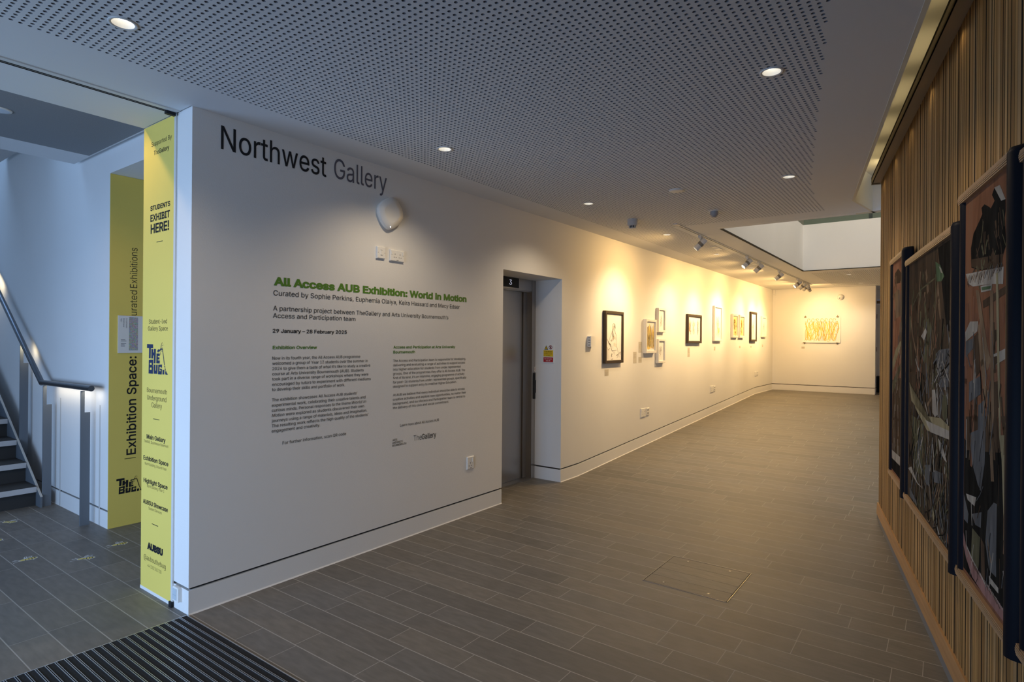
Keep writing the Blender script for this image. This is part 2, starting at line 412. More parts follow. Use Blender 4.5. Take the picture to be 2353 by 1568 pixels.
# rooflight void with white upstands
vo = MB(); VT = 3.455
vo.box(6.30, 11.05, 1.954, 2.06, ZC+.012, VT); vo.box(10.952, 11.06, -2, 1.954, ZC+.012, VT)
vo.box(6.28, 6.375, -1.0, 1.954, ZC-.001, VT)
struct('wall_rooflight', vo, PAINT)
tr = MB(); tr.box(6.375, 10.952, 1.93, 1.954, ZC+.001, ZC+.012); tr.box(10.93, 10.952, -2, 1.95, ZC+.001, ZC+.012)
struct('trim_1', tr, GAP)
GL = bpy.data.materials.new('green_tinted_glass'); GL.use_nodes = True; b = GL.node_tree.nodes['Principled BSDF']
b.inputs['Base Color'].default_value = (.62, .74, .70, 1); b.inputs['Transmission Weight'].default_value = .95; b.inputs['Roughness'].default_value = .02; b.inputs['IOR'].default_value = 1.2
t = thing('glass_balustrade', (10.99, -.1, VT), 'glass balustrade on top of the white rooflight wall above the gallery', 'balustrade')
m_ = MB(); m_.box(10.985, 11.0, -2, 1.95, VT, VT+.95); m_.build('glass_pane', GL, t)
m_ = MB(); m_.box(10.98, 11.005, -2, 1.95, VT+.95, VT+1.0); m_.build('top_rail', ALU, t)
up = MB(); up.box(13.6, 13.75, -2.4, 5, VT, 6.4); up.box(5.9, 13.7, 3.6, 3.75, VT, 6.4); up.box(5.9, 13.7, -2.5, -2.35, ZC, 6.4); up.box(5.75, 5.9, -2.4, 3.7, VT, 6.4); up.quad((5.8,-2.5,6.4),(13.7,-2.5,6.4),(13.7,3.7,6.4),(5.8,3.7,6.4))
up.box(11.06, 13.6, -2.4, 3.6, VT-.2, VT-.02); up.box(5.9, 11.06, 2.06, 3.6, VT-.2, VT-.02)
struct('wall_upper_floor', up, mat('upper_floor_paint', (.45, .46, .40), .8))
wn = MB()
for y in (1.45, .95, .45): wn.box(13.52, 13.58, y-.28, y-.22, VT-.02, VT+1.6)
wn.box(13.52, 13.58, -.2, 1.5, VT-.02, VT+.06)
SKYL = mat('bright_window', (.5, .6, .7), .3, emit=(.42, .62, 1.0), estr=.55)
wo = struct('window_1', wn, mat('dark_window_frame', (.03, .04, .05), .4))
wp = MB(); wp.box(13.585, 13.598, -.2, 1.2, VT, VT+.10); wp.build('pane', SKYL, wo)

# slatted timber wall on the right
mb = MB(); s = -9.6
while s < -.004:
    wd = rnd.choice((.013, .016, .016, .020, .020, .024, .024, .030)); wd = min(wd, -s-.001); d = rnd.choice((.010, .010, .011, .012)); mi = rnd.choice((0, 0, 1, 1, 2, 3, 4, 5))
    z0, z1 = .138, 2.80
    a0, a1 = S(s, -.004, 0), S(s, d-.012, 0); b0_, b1 = S(s+wd, -.004, 0), S(s+wd, d-.012, 0)
    up = lambda p, z: (p[0], p[1], z)
    mb.quad(up(a1, z0), up(b1, z0), up(b1, z1), up(a1, z1), mi)
    mb.quad(up(a0, z0), up(a1, z0), up(a1, z1), up(a0, z1), 6); mb.quad(up(b1, z0), up(b0_, z0), up(b0_, z1), up(b1, z1), 6)  # slat sides coloured dark to stand in for shade in the grooves
    s += wd+rnd.choice((.002, .003, .003, .004, .006))
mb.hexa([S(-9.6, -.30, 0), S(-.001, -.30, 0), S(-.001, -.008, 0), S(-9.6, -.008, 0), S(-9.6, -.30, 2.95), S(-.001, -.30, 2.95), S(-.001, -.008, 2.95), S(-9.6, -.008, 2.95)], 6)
# return face of slats at the far end
for k in range(9):
    o0 = -.02-k*.03
    mb.hexa([S(-.001, o0-.022, .138), S(.012, o0-.022, .138), S(.012, o0, .138), S(-.001, o0, .138)] + [S(-.001, o0-.022, 2.8), S(.012, o0-.022, 2.8), S(.012, o0, 2.8), S(-.001, o0, 2.8)], rnd.choice((0, 1, 3)))
struct('wall_right', mb, WOOD+[mat('slat_backing_and_groove_shade', (.035, .022, .012), .8)])
bb = MB()
bb.hexa([S(-9.6, -.01, .048), S(.014, -.01, .048), S(.014, .012, .048), S(-9.6, .012, .048), S(-9.6, -.01, .138), S(.014, -.01, .138), S(.014, .008, .138), S(-9.6, .008, .138)], 0)
bb.hexa([S(-9.6, -.01, 0), S(.010, -.01, 0), S(.010, .009, 0), S(-9.6, .009, 0), S(-9.6, -.01, .047), S(.010, -.01, .047), S(.010, .009, .047), S(-9.6, .009, .047)], 1)
struct('baseboard_right', bb, [OAKP, CONC])
# lighting cove between ceiling and slats: upstand, roof, and a light trough on the wall
cv = MB(); RT = 2.98
def cov(x): return cove_y(x)
xsq = [-3.2, 0, 2, 4, 5.735, 6.375]
for a, b in zip(xsq[:-1], xsq[1:]):
    cv.hexa([(a, cov(a), ZC-.002), (b, cov(b), ZC-.002), (b, cov(b)+.02, ZC-.002), (a, cov(a)+.02, ZC-.002), (a, cov(a), RT), (b, cov(b), RT), (b, cov(b)+.02, RT), (a, cov(a)+.02, RT)])
    cv.quad((a, cov(a)-1.6, RT), (b, cov(b)-1.6, RT), (b, cov(b)+.02, RT), (a, cov(a)+.02, RT))
cv.box(6.30, 6.375, -1.0, .68, ZC-.002, RT)
struct('ceiling_cove', cv, mat('cream_cove_paint', (.72, .68, .55), .7))
tg = MB()
tg.hexa([S(-9.6, -.0, 2.785), S(.03, -.0, 2.785), S(.03, .062, 2.785), S(-9.6, .062, 2.785), S(-9.6, 0, 2.797), S(.03, 0, 2.797), S(.03, .062, 2.797), S(-9.6, .062, 2.797)], 0)
tg.hexa([S(-9.6, .056, 2.785), S(.03, .056, 2.785), S(.03, .062, 2.785), S(-9.6, .062, 2.785), S(-9.6, .056, 2.83), S(.03, .056, 2.83), S(.03, .062, 2.83), S(-9.6, .062, 2.83)], 0)
tg.hexa([S(-9.6, .052, 2.83), S(.03, .052, 2.83), S(.03, .064, 2.83), S(-9.6, .064, 2.83), S(-9.6, .052, 2.842), S(.03, .052, 2.842), S(.03, .064, 2.842), S(-9.6, .064, 2.842)], 1)
tg.hexa([S(-.0, -.7, 2.785), S(.062, -.7, 2.785), S(.062, .062, 2.785), S(-.0, .062, 2.785), S(-.0, -.7, 2.797), S(.062, -.7, 2.797), S(.062, .062, 2.797), S(-.0, .062, 2.797)], 0)
tg.hexa([S(.056, -.7, 2.785), S(.062, -.7, 2.785), S(.062, .062, 2.785), S(.056, .062, 2.785), S(.056, -.7, 2.83), S(.062, -.7, 2.83), S(.062, .062, 2.83), S(.056, .062, 2.83)], 0)
tg.hexa([S(.052, -.7, 2.83), S(.064, -.7, 2.83), S(.064, .062, 2.83), S(.052, .062, 2.83), S(.052, -.7, 2.842), S(.064, -.7, 2.842), S(.064, .062, 2.842), S(.052, .062, 2.842)], 1)
x, y, z = S(.03, -.28, 2.835); area('cove_led', (x, y, z), (ST[0]*.75, ST[1]*.75, 1), (SN[0], SN[1], 0), .6, .012, 1.3, (1., .80, .45))
struct('trim_2', tg, [mat('taupe_trough', (.36, .31, .25), .5), GAP])
for k in range(11):
    x, y, z = S(-.22-.62*k, .03, 2.835)
    area('cove_led', (x, y, z), (SN[0]*.45, SN[1]*.45, 1), (ST[0], ST[1], 0), .40, .012, .17, (1., .80, .45))
    spot('cove_spill', S(-.22-.62*k, .045, 2.778), S(-.22-.62*k, .015, 0), .3, (1., .76, .40), 130, 1., .004)

# ---------------------------------------------------------------- stair hall
wsx = MB()
wsx.box(XS, 2.25, 5.105, 11.1, .141, 6.5); wsx.box(XS+.016, 2.25, 5.121, 11.1, .127, .141, 1); wsx.box(XS, 2.25, 5.105, 11.1, 0, .127)
wsx.box(XS, 2.25, 3.752, 5.105, 2.70, 6.5)
struct('wall_stair', wsx, [PAINT, GAP])
wb = MB(); wb.box(-2.6, 2.2, 11.0, 11.15, 0, 6.5); wb.box(2.25, 4.3, 5.105, 5.25, 0, 2.75); wb.box(4.2, 4.3, 3.6, 5.2, 0, 2.75)
wb.box(-2.6, XJ, 3.60, 3.752, ZC+.02, 6.5); wb.quad((2.25, 3.75, 2.70), (4.3, 3.75, 2.70), (4.3, 5.2, 2.70), (2.25, 5.2, 2.70))
wb.box(-2.65, -2.5, 3.6, 4.0, 0, 6.5); wb.box(-2.65, -2.5, 8.6, 11.1, 0, 6.5); wb.box(-2.65, -2.5, 4.0, 8.6, 3.05, 6.5)
wb.quad((-2.6, 3.6, 6.5), (2.2, 3.6, 6.5), (2.2, 11.1, 6.5), (-2.6, 11.1, 6.5))
struct('wall_rear', wb, PAINT)
w2 = MB()
for y in (4.0, 5.53, 7.06, 8.56): w2.box(-2.62, -2.52, y-.03, y+.03, 0, 3.05)
w2.box(-2.62, -2.52, 4.0, 8.6, 2.99, 3.05); w2.box(-2.62, -2.52, 4.0, 8.6, 0, .06)
struct('window_2', w2, ALU)
w3 = MB()                                                          # glazed entrance behind the photographer's left
for y in (-.9, .45, 1.8, 3.15): w3.box(-3.2, -3.1, y-.03, y+.03, 0, ZC)
w3.box(-3.2, -3.1, -.9, 3.15, 0, .06); w3.box(-3.2, -3.1, -.9, 3.15, 2.2, 2.26)
struct('window_3', w3, ALU)
lb = MB(); ZL = 2.862
lb.box(-2.5, XS-.042, 3.752, 5.72, ZL+.002, ZL+.10, 0)
lb.quad((-2.5, 3.752, ZL+.001), (XS-.055, 3.752, ZL+.001), (XS-.055, 5.36, ZL+.001), (-2.5, 5.36, ZL+.001), 1)
lb.box(-2.5, XS-.05, 6.5, 7.77, 3.235, 3.42, 0)
struct('ceiling_stair_hall', lb, [CEIL, ACOUS])

# ================================================================ THINGS
# staircase: stringers, steps with bright nosings, plate posts and a round handrail
st = thing('staircase', (1.0, 6.31, 0), 'open staircase with dark treads, bright nosings and grey steel stringer climbing along the blue-white wall', 'stairs')
NOSE = mat('pale_aluminium_nosing', (.66, .66, .67), .45, .3)
RISE, GO, XA, XB = .1705, .284, .22, 1.66
for k in range(9):
    y = 6.31+GO*k; z = RISE*(k+1)
    m_ = MB(); m_.box(XA, XB, y, y+.012, z-RISE, z-.05); m_.box(XA, XB, y-.028, y+GO+.01, z-.03, z)
    m_.box(XA, XB, y-.012, y-.002, z-.004, z+.0015)
    stp = m_.build('step', TREAD, st)
    m_ = MB(); m_.box(XA, XB-.002, y-.033, y-.028, z-.049, z-.003); m_.box(XA, XB-.002, y-.031, y+.02, z-.003, z+.001, 1); tag(m_.build('nosing', [NOSE, TREAD], stp), 'bright aluminium nosing')
sl = .6243
for name, xa, xb in (('stringer', 1.661, 1.675), ('stringer', .20, .214)):
    m_ = MB(); pr = [(6.19, 0), (6.19, .093), (8.87, .093+sl*2.68), (8.87, .093+sl*2.68-.36), (6.62, 0)]
    m_.prism(pr, lambda u, v, d: (d, u, v), xa, xb); m_.build(name, BLUEST, st)
    m_ = MB(); m_.prism([(6.188, .090), (6.188, .096), (8.87, .096+sl*2.68), (8.87, .090+sl*2.68)], lambda u, v, d: (d, u, v), xa-.001, xb+.001); tag(m_.build('stringer_edge', mat('lit_edge', (.55, .53, .49), .5), st), 'top edge of stringer, coloured paler as if lit')  # paler strip puts the light on the stringer edge into the colour
for y, zb, zr in ((5.345, 0, 1.06), (6.215, 0, 1.06), (6.86, .36, 1.06+.34)):
    m_ = MB(); zt = zr-.187
    m_.prism([(1.680, zb), (1.743, zb), (1.743, zt), (1.706, zt), (1.706, zr-.02), (1.681, zr-.02)], lambda u, v, d: (u, d, v), y, y+.012); m_.build('post', BLUEST, st)
def rail_z(y): return 1.062 if y < 6.30 else 1.062+(y-6.30)*.636
m_ = MB(); m_.tube([(1.692, 5.17, 1.068), (1.692, 6.302, 1.062)], .0215, 16); m_.tube([(1.692, 6.288, 1.052), (1.692, 8.7, rail_z(8.7))], .0215, 16)
m_.build('handrail', CHROME, st)
a_ = Vector((0, 1, .636)).normalized()
for ya, yb in ((5.19, 5.33), (5.37, 6.20), (6.34, 6.84), (6.885, 8.5)):
    ym = .5*(ya+yb); L_ = (yb-ya)*(1 if yb < 6.3 else 1.185); flat_ = yb < 6.3
    area('handrail_led', (1.700, ym, rail_z(ym)-.0225), (.38, 0, -1) if flat_ else (.40, .62, -1), (0, 1, 0) if flat_ else a_, L_, .008, L_*(.85 if flat_ else 1.75), (1, .86, .60) if flat_ else (1, .83, .52))
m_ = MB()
for y in (5.30, 6.17): m_.box(XS-.0015, XS+.001, y-.048, y-.026, .0, .93)  # flat strips darker than the wall, painted in place of shaded grooves
struct('trim_3', m_, mat('painted_groove_shade', (.56, .545, .52), .8))

# ceiling disc lamp in the stair hall (off) and the lit downlight near the opening
t = thing('ceiling_light', (1.050, 4.735, ZL), 'pale round ceiling lamp, unlit, in the dark stair hall ceiling', 'lamp')
m_ = MB(); m_.lathe((1.050, 4.735, ZL), [(.062, .0), (.060, -.006), (.050, -.008)], 24); m_.build('ring', WHITEP, t)
m_ = MB(); m_.lathe((1.050, 4.735, ZL-.003), [(.050, -.004), (.03, -.007), (.002, -.008)], 24, cap1=True); m_.build('diffuser', mat('milky_diffuser', (.62, .68, .75), .3), t)
t2 = thing('stair_hall_downlight', (1.0, 3.93, ZL), 'recessed downlight behind the head of the opening', 'lamp')
m_ = MB(); m_.lathe((1.0, 3.93, ZL), [(.055, 0), (.052, -.004), (.040, -.003)], 20); m_.build('ring', WHITEP, t2)
m_ = MB(); m_.lathe((1.0, 3.93, ZL-.002), [(.040, 0), (.001, 0)], 20); m_.build('lens', LAMP, t2)
spot('downlight_beam', (1.0, 3.93, ZL-.012), (1.0, 3.93, 0), 16, (1, .70, .32), 150, .4)

# recessed downlights: ring, baffle, glowing lens
def downlight(p, label):
    x, y = p; z = ZC
    t = thing('downlight', (x, y, z), label, 'downlight', 'ceiling downlights')
    m_ = MB(); m_.lathe((0, 0, 0), [(.0520, -.0005), (.0510, -.0035), (.044, -.0045), (.0390, -.0015)], 32); m_.build('ring', WHITEM, t, local=True)
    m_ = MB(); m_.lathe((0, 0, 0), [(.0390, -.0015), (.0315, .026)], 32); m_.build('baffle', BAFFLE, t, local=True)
    m_ = MB(); m_.lathe((0, 0, 0), [(.0315, .026), (.001, .026)], 32); m_.build('lens', LAMP, t, local=True)
    return t
dl_labels = ['large glowing downlight at the ceiling edge above the stair opening', 'glowing downlight above the large black gallery title', 'downlight in the row along the text wall above the lift door',
             'bright downlight highest on the right, nearest the slatted wall top', 'downlight near the right end of the perforated ceiling before the rooflight',
             'downlight beside the first track spotlight, past the smoke detector', 'downlight behind the track between first and second spotlights', 'farthest downlight behind the second track spotlight',
             'downlight in the low ceiling beyond the rooflight, nearer one', 'downlight in the low ceiling beyond the rooflight, closest to the far wall']
d0 = downlight(FIX[0], dl_labels[0])
for p, l in zip(FIX[1:], dl_labels[1:]): copy_tree(d0, (p[0], p[1], ZC), l)
pw = [17, 28, 27, 19, 22, 26, 26, 24, 24, 22]
for p, e in zip(FIX, pw): spot('downlight_beam', (p[0], p[1], ZC-.006), (p[0], p[1], 0), e, DOWN, 136, .8, .03)

# track with eight spotlights
t = thing('lighting_track', (9.7, 2.236, ZC), 'long white lighting track fixed to the ceiling beside the rooflight', 'lighting track')
m_ = MB(); m_.box(5.90, 13.55, 2.216, 2.229, ZC-.008, ZC); m_.box(5.90, 13.55, 2.243, 2.256, ZC-.008, ZC); m_.build('rail', WHITEM, t)
m_ = MB(); m_.box(5.95, 13.55, 2.229, 2.243, ZC-.002, ZC); tag(m_.build('slot', GAP, t), 'dark slot along the track')
m_ = MB(); m_.box(5.84, 5.95, 2.212, 2.26, ZC-.010, ZC); m_.build('end_feed', WHITEM, t)
def track_spot(x, tgt, label, power, sz=50):
    loc = Vector((x, 2.236, ZC-.008)); piv = loc+Vector((0, 0, -.098)); d = (Vector(tgt)-piv).normalized()
    t = thing('track_spotlight', loc, label, 'spotlight', 'spotlights on the ceiling track')
    m_ = MB(); m_.box(x-.035, x+.035, 2.220, 2.252, loc.z-.028, loc.z); m_.lathe((x, 2.236, loc.z-.028), [(.018, 0), (.016, -.012), (.006, -.014)], 14); m_.build('adapter', WHITEM, t)
    m_ = MB(); m_.tube([(x, 2.236, loc.z-.04), (x, 2.236, piv.z+.02)], .006, 8); m_.build('stem', WHITEM, t)
    b0 = piv - d*.075
    m_ = MB(); m_.lathe(b0, [(.030, 0), (.034, .004), (.034, .150), (.031, .150), (.030, .143)], 24, axis=d, cap0=True); body = m_.build('body', WHITEM, t)
    m_ = MB(); m_.lathe(b0+d*.055, [(.0345, 0), (.0345, .034)], 24, axis=d); tag(m_.build('vent_grille', VENT, body), 'dark perforated cooling band')
    m_ = MB(); m_.lathe(b0+d*.144, [(.031, 0), (.001, .001)], 24, axis=d); m_.build('lens', SPOTL, t)
    spot('track_beam', b0+d*.152, tgt, power*.42, (1., .72, .39), sz*.74, 1.0, .025); spot('track_spill', b0+d*.152, tgt, power*.37, WARM, 168, .9, .03)
    return t
VENT = mat('grille_dots', (.22, .20, .17), .6)
track_spot(6.618, (6.33, YW, 1.62), 'nearest track spotlight, aimed at the large seated-figure drawing', 160, 100)
track_spot(8.561, (7.72, YW, 1.40), 'track spotlight with wide glowing face, second along the track', 180, 105)
track_spot(9.205, (9.10, YW, 1.66), 'track spotlight close behind the one with the wide glowing face', 195, 92)
track_spot(10.525, (10.27, YW, 1.80), 'track spotlight hanging alone midway along the far half of the track', 210, 90)
track_spot(12.066, (11.52, YW, 1.70), 'track spotlight with bright round face, first of the crowded far end', 205, 96)
track_spot(12.542, (12.60, YW, 1.78), 'track spotlight side-on behind the bright round one near the far end', 190, 88)
track_spot(12.882, (13.30, YW, 1.78), 'thin-looking track spotlight, last but one at the far end', 175, 88)
track_spot(13.174, (XF, 2.04, 1.88), 'last track spotlight, turned toward the far wall', 120, 108)

# detectors and other small ceiling pieces
GREYL = mat('light_grey_plastic', (.52, .52, .53), .5)
t = thing('smoke_detector', (5.41, 2.508, ZC), 'stepped grey smoke detector with black slots hanging under the perforated ceiling', 'smoke detector')
m_ = MB(); m_.lathe((5.41, 2.508, ZC), [(.052, 0), (.052, -.022), (.049, -.024), (.049, -.030), (.052, -.032), (.051, -.050), (.044, -.062), (.034, -.064)], 28, cap1=True); m_.build('housing', GREYL, t)
m_ = MB(); m_.lathe((5.41, 2.508, ZC-.063), [(.034, 0), (.029, -.024)], 28); tag(m_.build('vent_slots', BLACK, t), 'black open slots')
m_ = MB()
for k in range(12):
    a = 2*math.pi*k/12; m_.tube([(5.41+.035*math.cos(a), 2.508+.035*math.sin(a), ZC-.062), (5.41+.030*math.cos(a), 2.508+.030*math.sin(a), ZC-.088)], .003, 5)
m_.lathe((5.41, 2.508, ZC-.086), [(.032, 0), (.028, -.006), (.001, -.008)], 28); m_.build('cage', WHITEM, t)
t = thing('motion_sensor', (5.47, 1.723, ZC), 'dark blunt cone motion sensor hanging near the middle of the ceiling', 'sensor')
m_ = MB(); m_.lathe((5.47, 1.723, ZC), [(.050, 0), (.048, -.006), (.036, -.008)], 24); m_.build('base', WHITEM, t)
m_ = MB(); m_.lathe((5.47, 1.723, ZC-.006), [(.037, 0), (.036, -.030), (.020, -.052), (.006, -.056)], 24, cap1=True); m_.build('lens_dome', GREYP, t)
t = thing('ceiling_speaker', (4.566, 1.737, ZC), 'flat pale disc in the perforated ceiling, unlit', 'ceiling speaker')
m_ = MB(); m_.lathe((4.566, 1.737, ZC), [(.062, 0), (.060, -.007), (.045, -.010), (.001, -.011)], 28); m_.build('cover', WHITEM, t)
for k, (x, y, lab) in enumerate(((7.60, 2.372, 'small twin-lamp emergency light in the ceiling beside the first track spotlight'), (9.36, 2.366, 'small twin-lamp emergency light in the ceiling behind the second track spotlight'))):
    t = thing('emergency_light', (x, y, ZC), lab, 'emergency light', 'emergency lights')
    m_ = MB(); m_.box(x-.12, x+.02, y-.035, y+.035, ZC-.005, ZC); m_.build('plate', FRAMEW, t)
    m_ = MB(); m_.box(x+.03, x+.17, y-.035, y+.035, ZC-.009, ZC); m_.build('lamp_cover', WHITEP, t)

# sliding-door track at the head of the opening
t = thing('door_track', (-.2, 3.345, ZC), 'dark slotted metal track across the head of the stair hall opening', 'door track')
m_ = MB(); m_.box(-2.5, XJ-.01, 3.300, 3.306, ZC-.006, ZC); m_.box(-2.5, XJ-.012, 3.306, 3.340, ZC-.003, ZC); m_.build('rail_cover', WHITEM, t)
m_ = MB(); m_.box(-2.5, XJ-.045, 3.340, 3.353, ZC-.003, ZC); m_.box(-2.5, XJ-.06, 3.364, 3.369, ZC-.003, ZC); tag(m_.build('slot', GAP, t), 'dark slot of the track')
m_ = MB(); m_.box(XJ-.060, XJ-.012, 3.338, 3.362, ZC-.020, ZC); tag(m_.build('end_stop', BLACK, t), 'black block at the end of the track')
t = thing('jamb_channel', (XJ, 3.357, 0), 'thin pale guide channel down the edge of the yellow panel', 'channel')
m_ = MB(); m_.box(XJ-.008, XJ, 3.346, 3.366, .03, ZC-.02); m_.build('channel', WHITEM, t)
m_ = MB(); m_.box(XJ-.016, XJ-.001, 3.344, 3.372, .0, .03); tag(m_.build('floor_guide', BLACK, t), 'small dark floor guide')

# yellow panel on the jamb with all its lettering
t = thing('yellow_panel', (XJ, 3.56, 0), 'tall bright yellow lettered panel on the end of the white wall', 'wall graphic')
m_ = MB(); m_.box(XJ-.0025, XJ-.0002, 3.369, 3.756, .018, ZC-.002); m_.build('sheet', YELLOW, t)
m_ = MB(); m_.box(XJ-.0028, XJ-.0002, 3.369, 3.762, 0, .018); m_.build('bottom_strip', WHITEP, t)
def jt(name, rows, mt=BLACK):
    m_ = MB()
    for s_, a, b, z, c, bd in rows:
        if s_ == 'dash': dm = MB(); dm.box(XJ-.0036, XJ-.0026, b, a, z, z+.003); dm.build('divider_line', mt, t)
        else: letter(m_, s_, a, b, z, c, on_jamb, 0, bd)
    m_.build(name, mt, t)
jt('heading', [('Supported By', 3.6551, 3.4071, 2.5422, .0244, -.008)])
jt('heading', [('The', 3.6256, 3.561, 2.4886, .0253, -.008), ('Gallery', 3.558, 3.4377, 2.4886, .0253, .004)])
jt('slogan_line', [('STUDENTS', 3.6631, 3.4193, 2.1763, .0277, .022)])
jt('slogan_line', [('EXHIBIT', 3.662, 3.4224, 2.1147, .0394, .022)])
jt('slogan_line', [('HERE!', 3.6579, 3.4305, 2.0456, .0541, .022), ('dash', 3.5814, 3.5058, 1.991, 0, 0)])
jt('subtitle', [('Student-Led', 3.6712, 3.4466, 1.5334, .0242, -.008), ('Gallery Space', 3.6807, 3.4365, 1.494, .024, -.008)])
jt('name_text', [('Bournemouth', 3.689, 3.4397, 1.1416, .0262, -.010)])
jt('name_text', [('Underground', 3.6854, 3.4468, 1.0991, .0267, -.010)])
jt('name_text', [('Gallery', 3.6283, 3.5, 1.0588, .0272, -.010), ('dash', 3.6059, 3.5294, .9931, 0, 0)])
for a, b, c, d in ((('Main Gallery', 3.6882, 3.4528, .8744, .0254), ('TheBUG, Southhouse Basement', 3.7233, 3.4185, .8509, .0148), 0, 0),
                   (('Exhibition Space', 3.7284, 3.4168, .7497, .0244), ('North Building, Ground Floor', 3.7089, 3.4366, .7233, .0148), 0, 0),
                   (('Highlight Space', 3.7237, 3.4239, .6205, .0251), ('North Building, Floor 1', 3.6774, 3.4648, .5982, .0154), 0, 0),
                   (('AUBSU Showcase', 3.7284, 3.4181, .498, .0248), ('Student Services', 3.6564, 3.4918, .4739, .0149), 0, 0)):
    jt('venue_text', [(*a, .016), (*b, -.012)] + ([('dash', 3.6124, 3.535, .3978, 0, 0)] if a[0] == 'AUBSU Showcase' else []))
jt('contact_text', [('AUBSU', 3.6693, 3.4739, .245, .0402, .06), ('@aubsuthebug', 3.7127, 3.4386, .1811, .028, -.012), ('+44 1202 363 728', 3.6674, 3.4908, .1445, .0174, -.012)])
LOGO = [[(270,300),(470,310),(470,435),(400,432),(393,772),(335,770),(342,430),(268,425)],
 [(420,468),(478,468),(480,580),(505,583),(505,462),(565,468),(553,940),(500,938),(503,672),(478,680),(472,778),(415,775)],
 [(587,612),(695,617),(692,700),(628,700),(626,740),(683,742),(682,812),(625,815),(624,845),(695,850),(690,948),(582,940)],
 [(335,815),(370,815),(368,1266),(328,1262)], [(432,815),(478,815),(478,960),(460,1020),(478,1060),(470,1280),(430,1275)], [(370,815),(432,815),(432,915),(370,915)], [(370,980),(432,980),(432,1072),(370,1072)], [(368,1148),(430,1148),(430,1275),(368,1266)],
 [(497,978),(553,980),(548,1180),(572,1182),(578,985),(627,985),(618,1293),(497,1278)],
 [(648,985),(765,988),(763,1095),(732,1090),(728,1062),(690,1060),(682,1200),(730,1210),(730,1180),(700,1165),(702,1120),(765,1128),(757,1320),(640,1305)],
 [(787,1168),(840,1170),(838,1325),(783,1320)],
 [(765,420),(780,425),(853,1005),(835,1008)], [(840,1030),(860,1032),(868,1090),(850,1095)], [(857,1115),(875,1118),(885,1195),(865,1198)], [(868,1225),(895,1212),(925,1295),(955,1315),(935,1338),(890,1335),(870,1310)],
 [(612,570),(620,500),(648,475),(685,490),(712,465),(725,410),(738,412),(755,470),(775,480),(772,500),(735,490),(705,520),(690,545),(640,565)],
 [(716,390),(722,392),(772,248),(767,244)], [(735,370),(738,380),(806,335),(803,328)], [(700,512),(703,522),(775,552),(776,542)], [(698,550),(704,548),(724,660),(718,662)], [(638,566),(645,566),(645,608),(638,608)]]
def logo(mb, fn, u0, du, z0, dz, mi=0):
    for pl_ in LOGO:
        q = []
        for x, y in pl_:
            tt = (x-270)/680; yt, yb = 300+15*tt, 1250+100*tt
            q.append(fn(u0+du*tt, z0+dz*(yb-y)/(yb-yt)))
        mb.poly(q, mi)
m_ = MB(); logo(m_, on_jamb, 3.693, -.262, 1.249, .168); m_.build('logo', NAVYV, t)

# low passive sensor on the skirting of the jamb
t = thing('wall_sensor', (XJ, 3.29, .05), 'small white boxed sensor low on the wall end beside the yellow panel', 'sensor')
m_ = MB(); m_.prism([(3.257, .052), (3.321, .052), (3.321, .122), (3.313, .128), (3.265, .128), (3.257, .122)], lambda u, v, d: (d, u, v), XJ-.018, XJ); m_.build('case', WHITEP, t)
m_ = MB(); m_.box(XJ-.0205, XJ-.018, 3.275, 3.318, .085, .118); m_.box(XJ-.0195, XJ-.018, 3.275, 3.318, .058, .083); tag(m_.build('window', mat('pale_lens', (.55, .62, .66), .2), t), 'pale translucent lens')

# second yellow panel at the passage
t = thing('yellow_panel', (1.93, 5.10, 0), 'darker yellow panel with vertical Exhibition Space lettering, behind the stair hall opening', 'wall graphic')
m_ = MB(); m_.box(XS+.001, 2.24, 5.1015, 5.1045, .0, 2.698); m_.build('sheet', YELLOW, t)
def vert(u, v): return (1.9705-v, 5.1003, u)             # rotated lettering reads upwards
m_ = MB(); letter(m_, 'Exhibition', .543, .975, 0, .066, vert, 0, .012); m_.build('bold_lettering', BLACK, t)
m_ = MB(); letter(m_, 'Space:', 1.012, 1.308, 0, .066, vert, 0, .012); m_.build('bold_lettering', BLACK, t)
m_ = MB(); m_.box(1.892, 1.970, 5.100, 5.1014, .514, .518); m_.build('divider_line', BLACK, t)
m_ = MB(); letter(m_, 'Curated', 1.577, 1.822, 0, .050, vert, 0, -.006); m_.build('light_lettering', BLACK, t)
m_ = MB(); letter(m_, 'Exhibitions', 1.843, 2.155, 0, .050, vert, 0, -.006); m_.build('light_lettering', BLACK, t)
m_ = MB(); logo(m_, lambda u, v: (u, 5.1003, v), 1.838, .188, .250, .119); m_.build('logo', BLACK, t)
t = thing('poster', (1.93, 5.10, 1.335), 'white poster with speckled picture strip fixed over the vertical yellow lettering', 'poster')
m_ = MB(); m_.box(1.8385, 2.09, 5.0935, 5.0985, 1.335, 1.623); m_.build('sheet', PAPER, t)
SPK = bpy.data.materials.new('speckled_print'); SPK.use_nodes = True; nt = SPK.node_tree
vn = nt.nodes.new('ShaderNodeTexVoronoi'); vn.inputs['Scale'].default_value = 170; tcn = nt.nodes.new('ShaderNodeTexCoord'); nt.links.new(tcn.outputs['Object'], vn.inputs['Vector'])
mx = nt.nodes.new('ShaderNodeMix'); mx.data_type = 'RGBA'; mx.inputs['Factor'].default_value = .68; mx.inputs['B'].default_value = (.42, .38, .36, 1)
nt.links.new(vn.outputs['Color'], mx.inputs['A']); nt.links.new(mx.outputs['Result'], nt.nodes['Principled BSDF'].inputs['Base Color'])
m_ = MB(); m_.box(1.9135, 1.976, 5.0930, 5.0936, 1.355, 1.612); tag(m_.build('picture', SPK, t), 'multicoloured speckled picture')
def vd(u0): return lambda u, v: (u0+v, 5.0931, 1.603-u)  # reads downwards
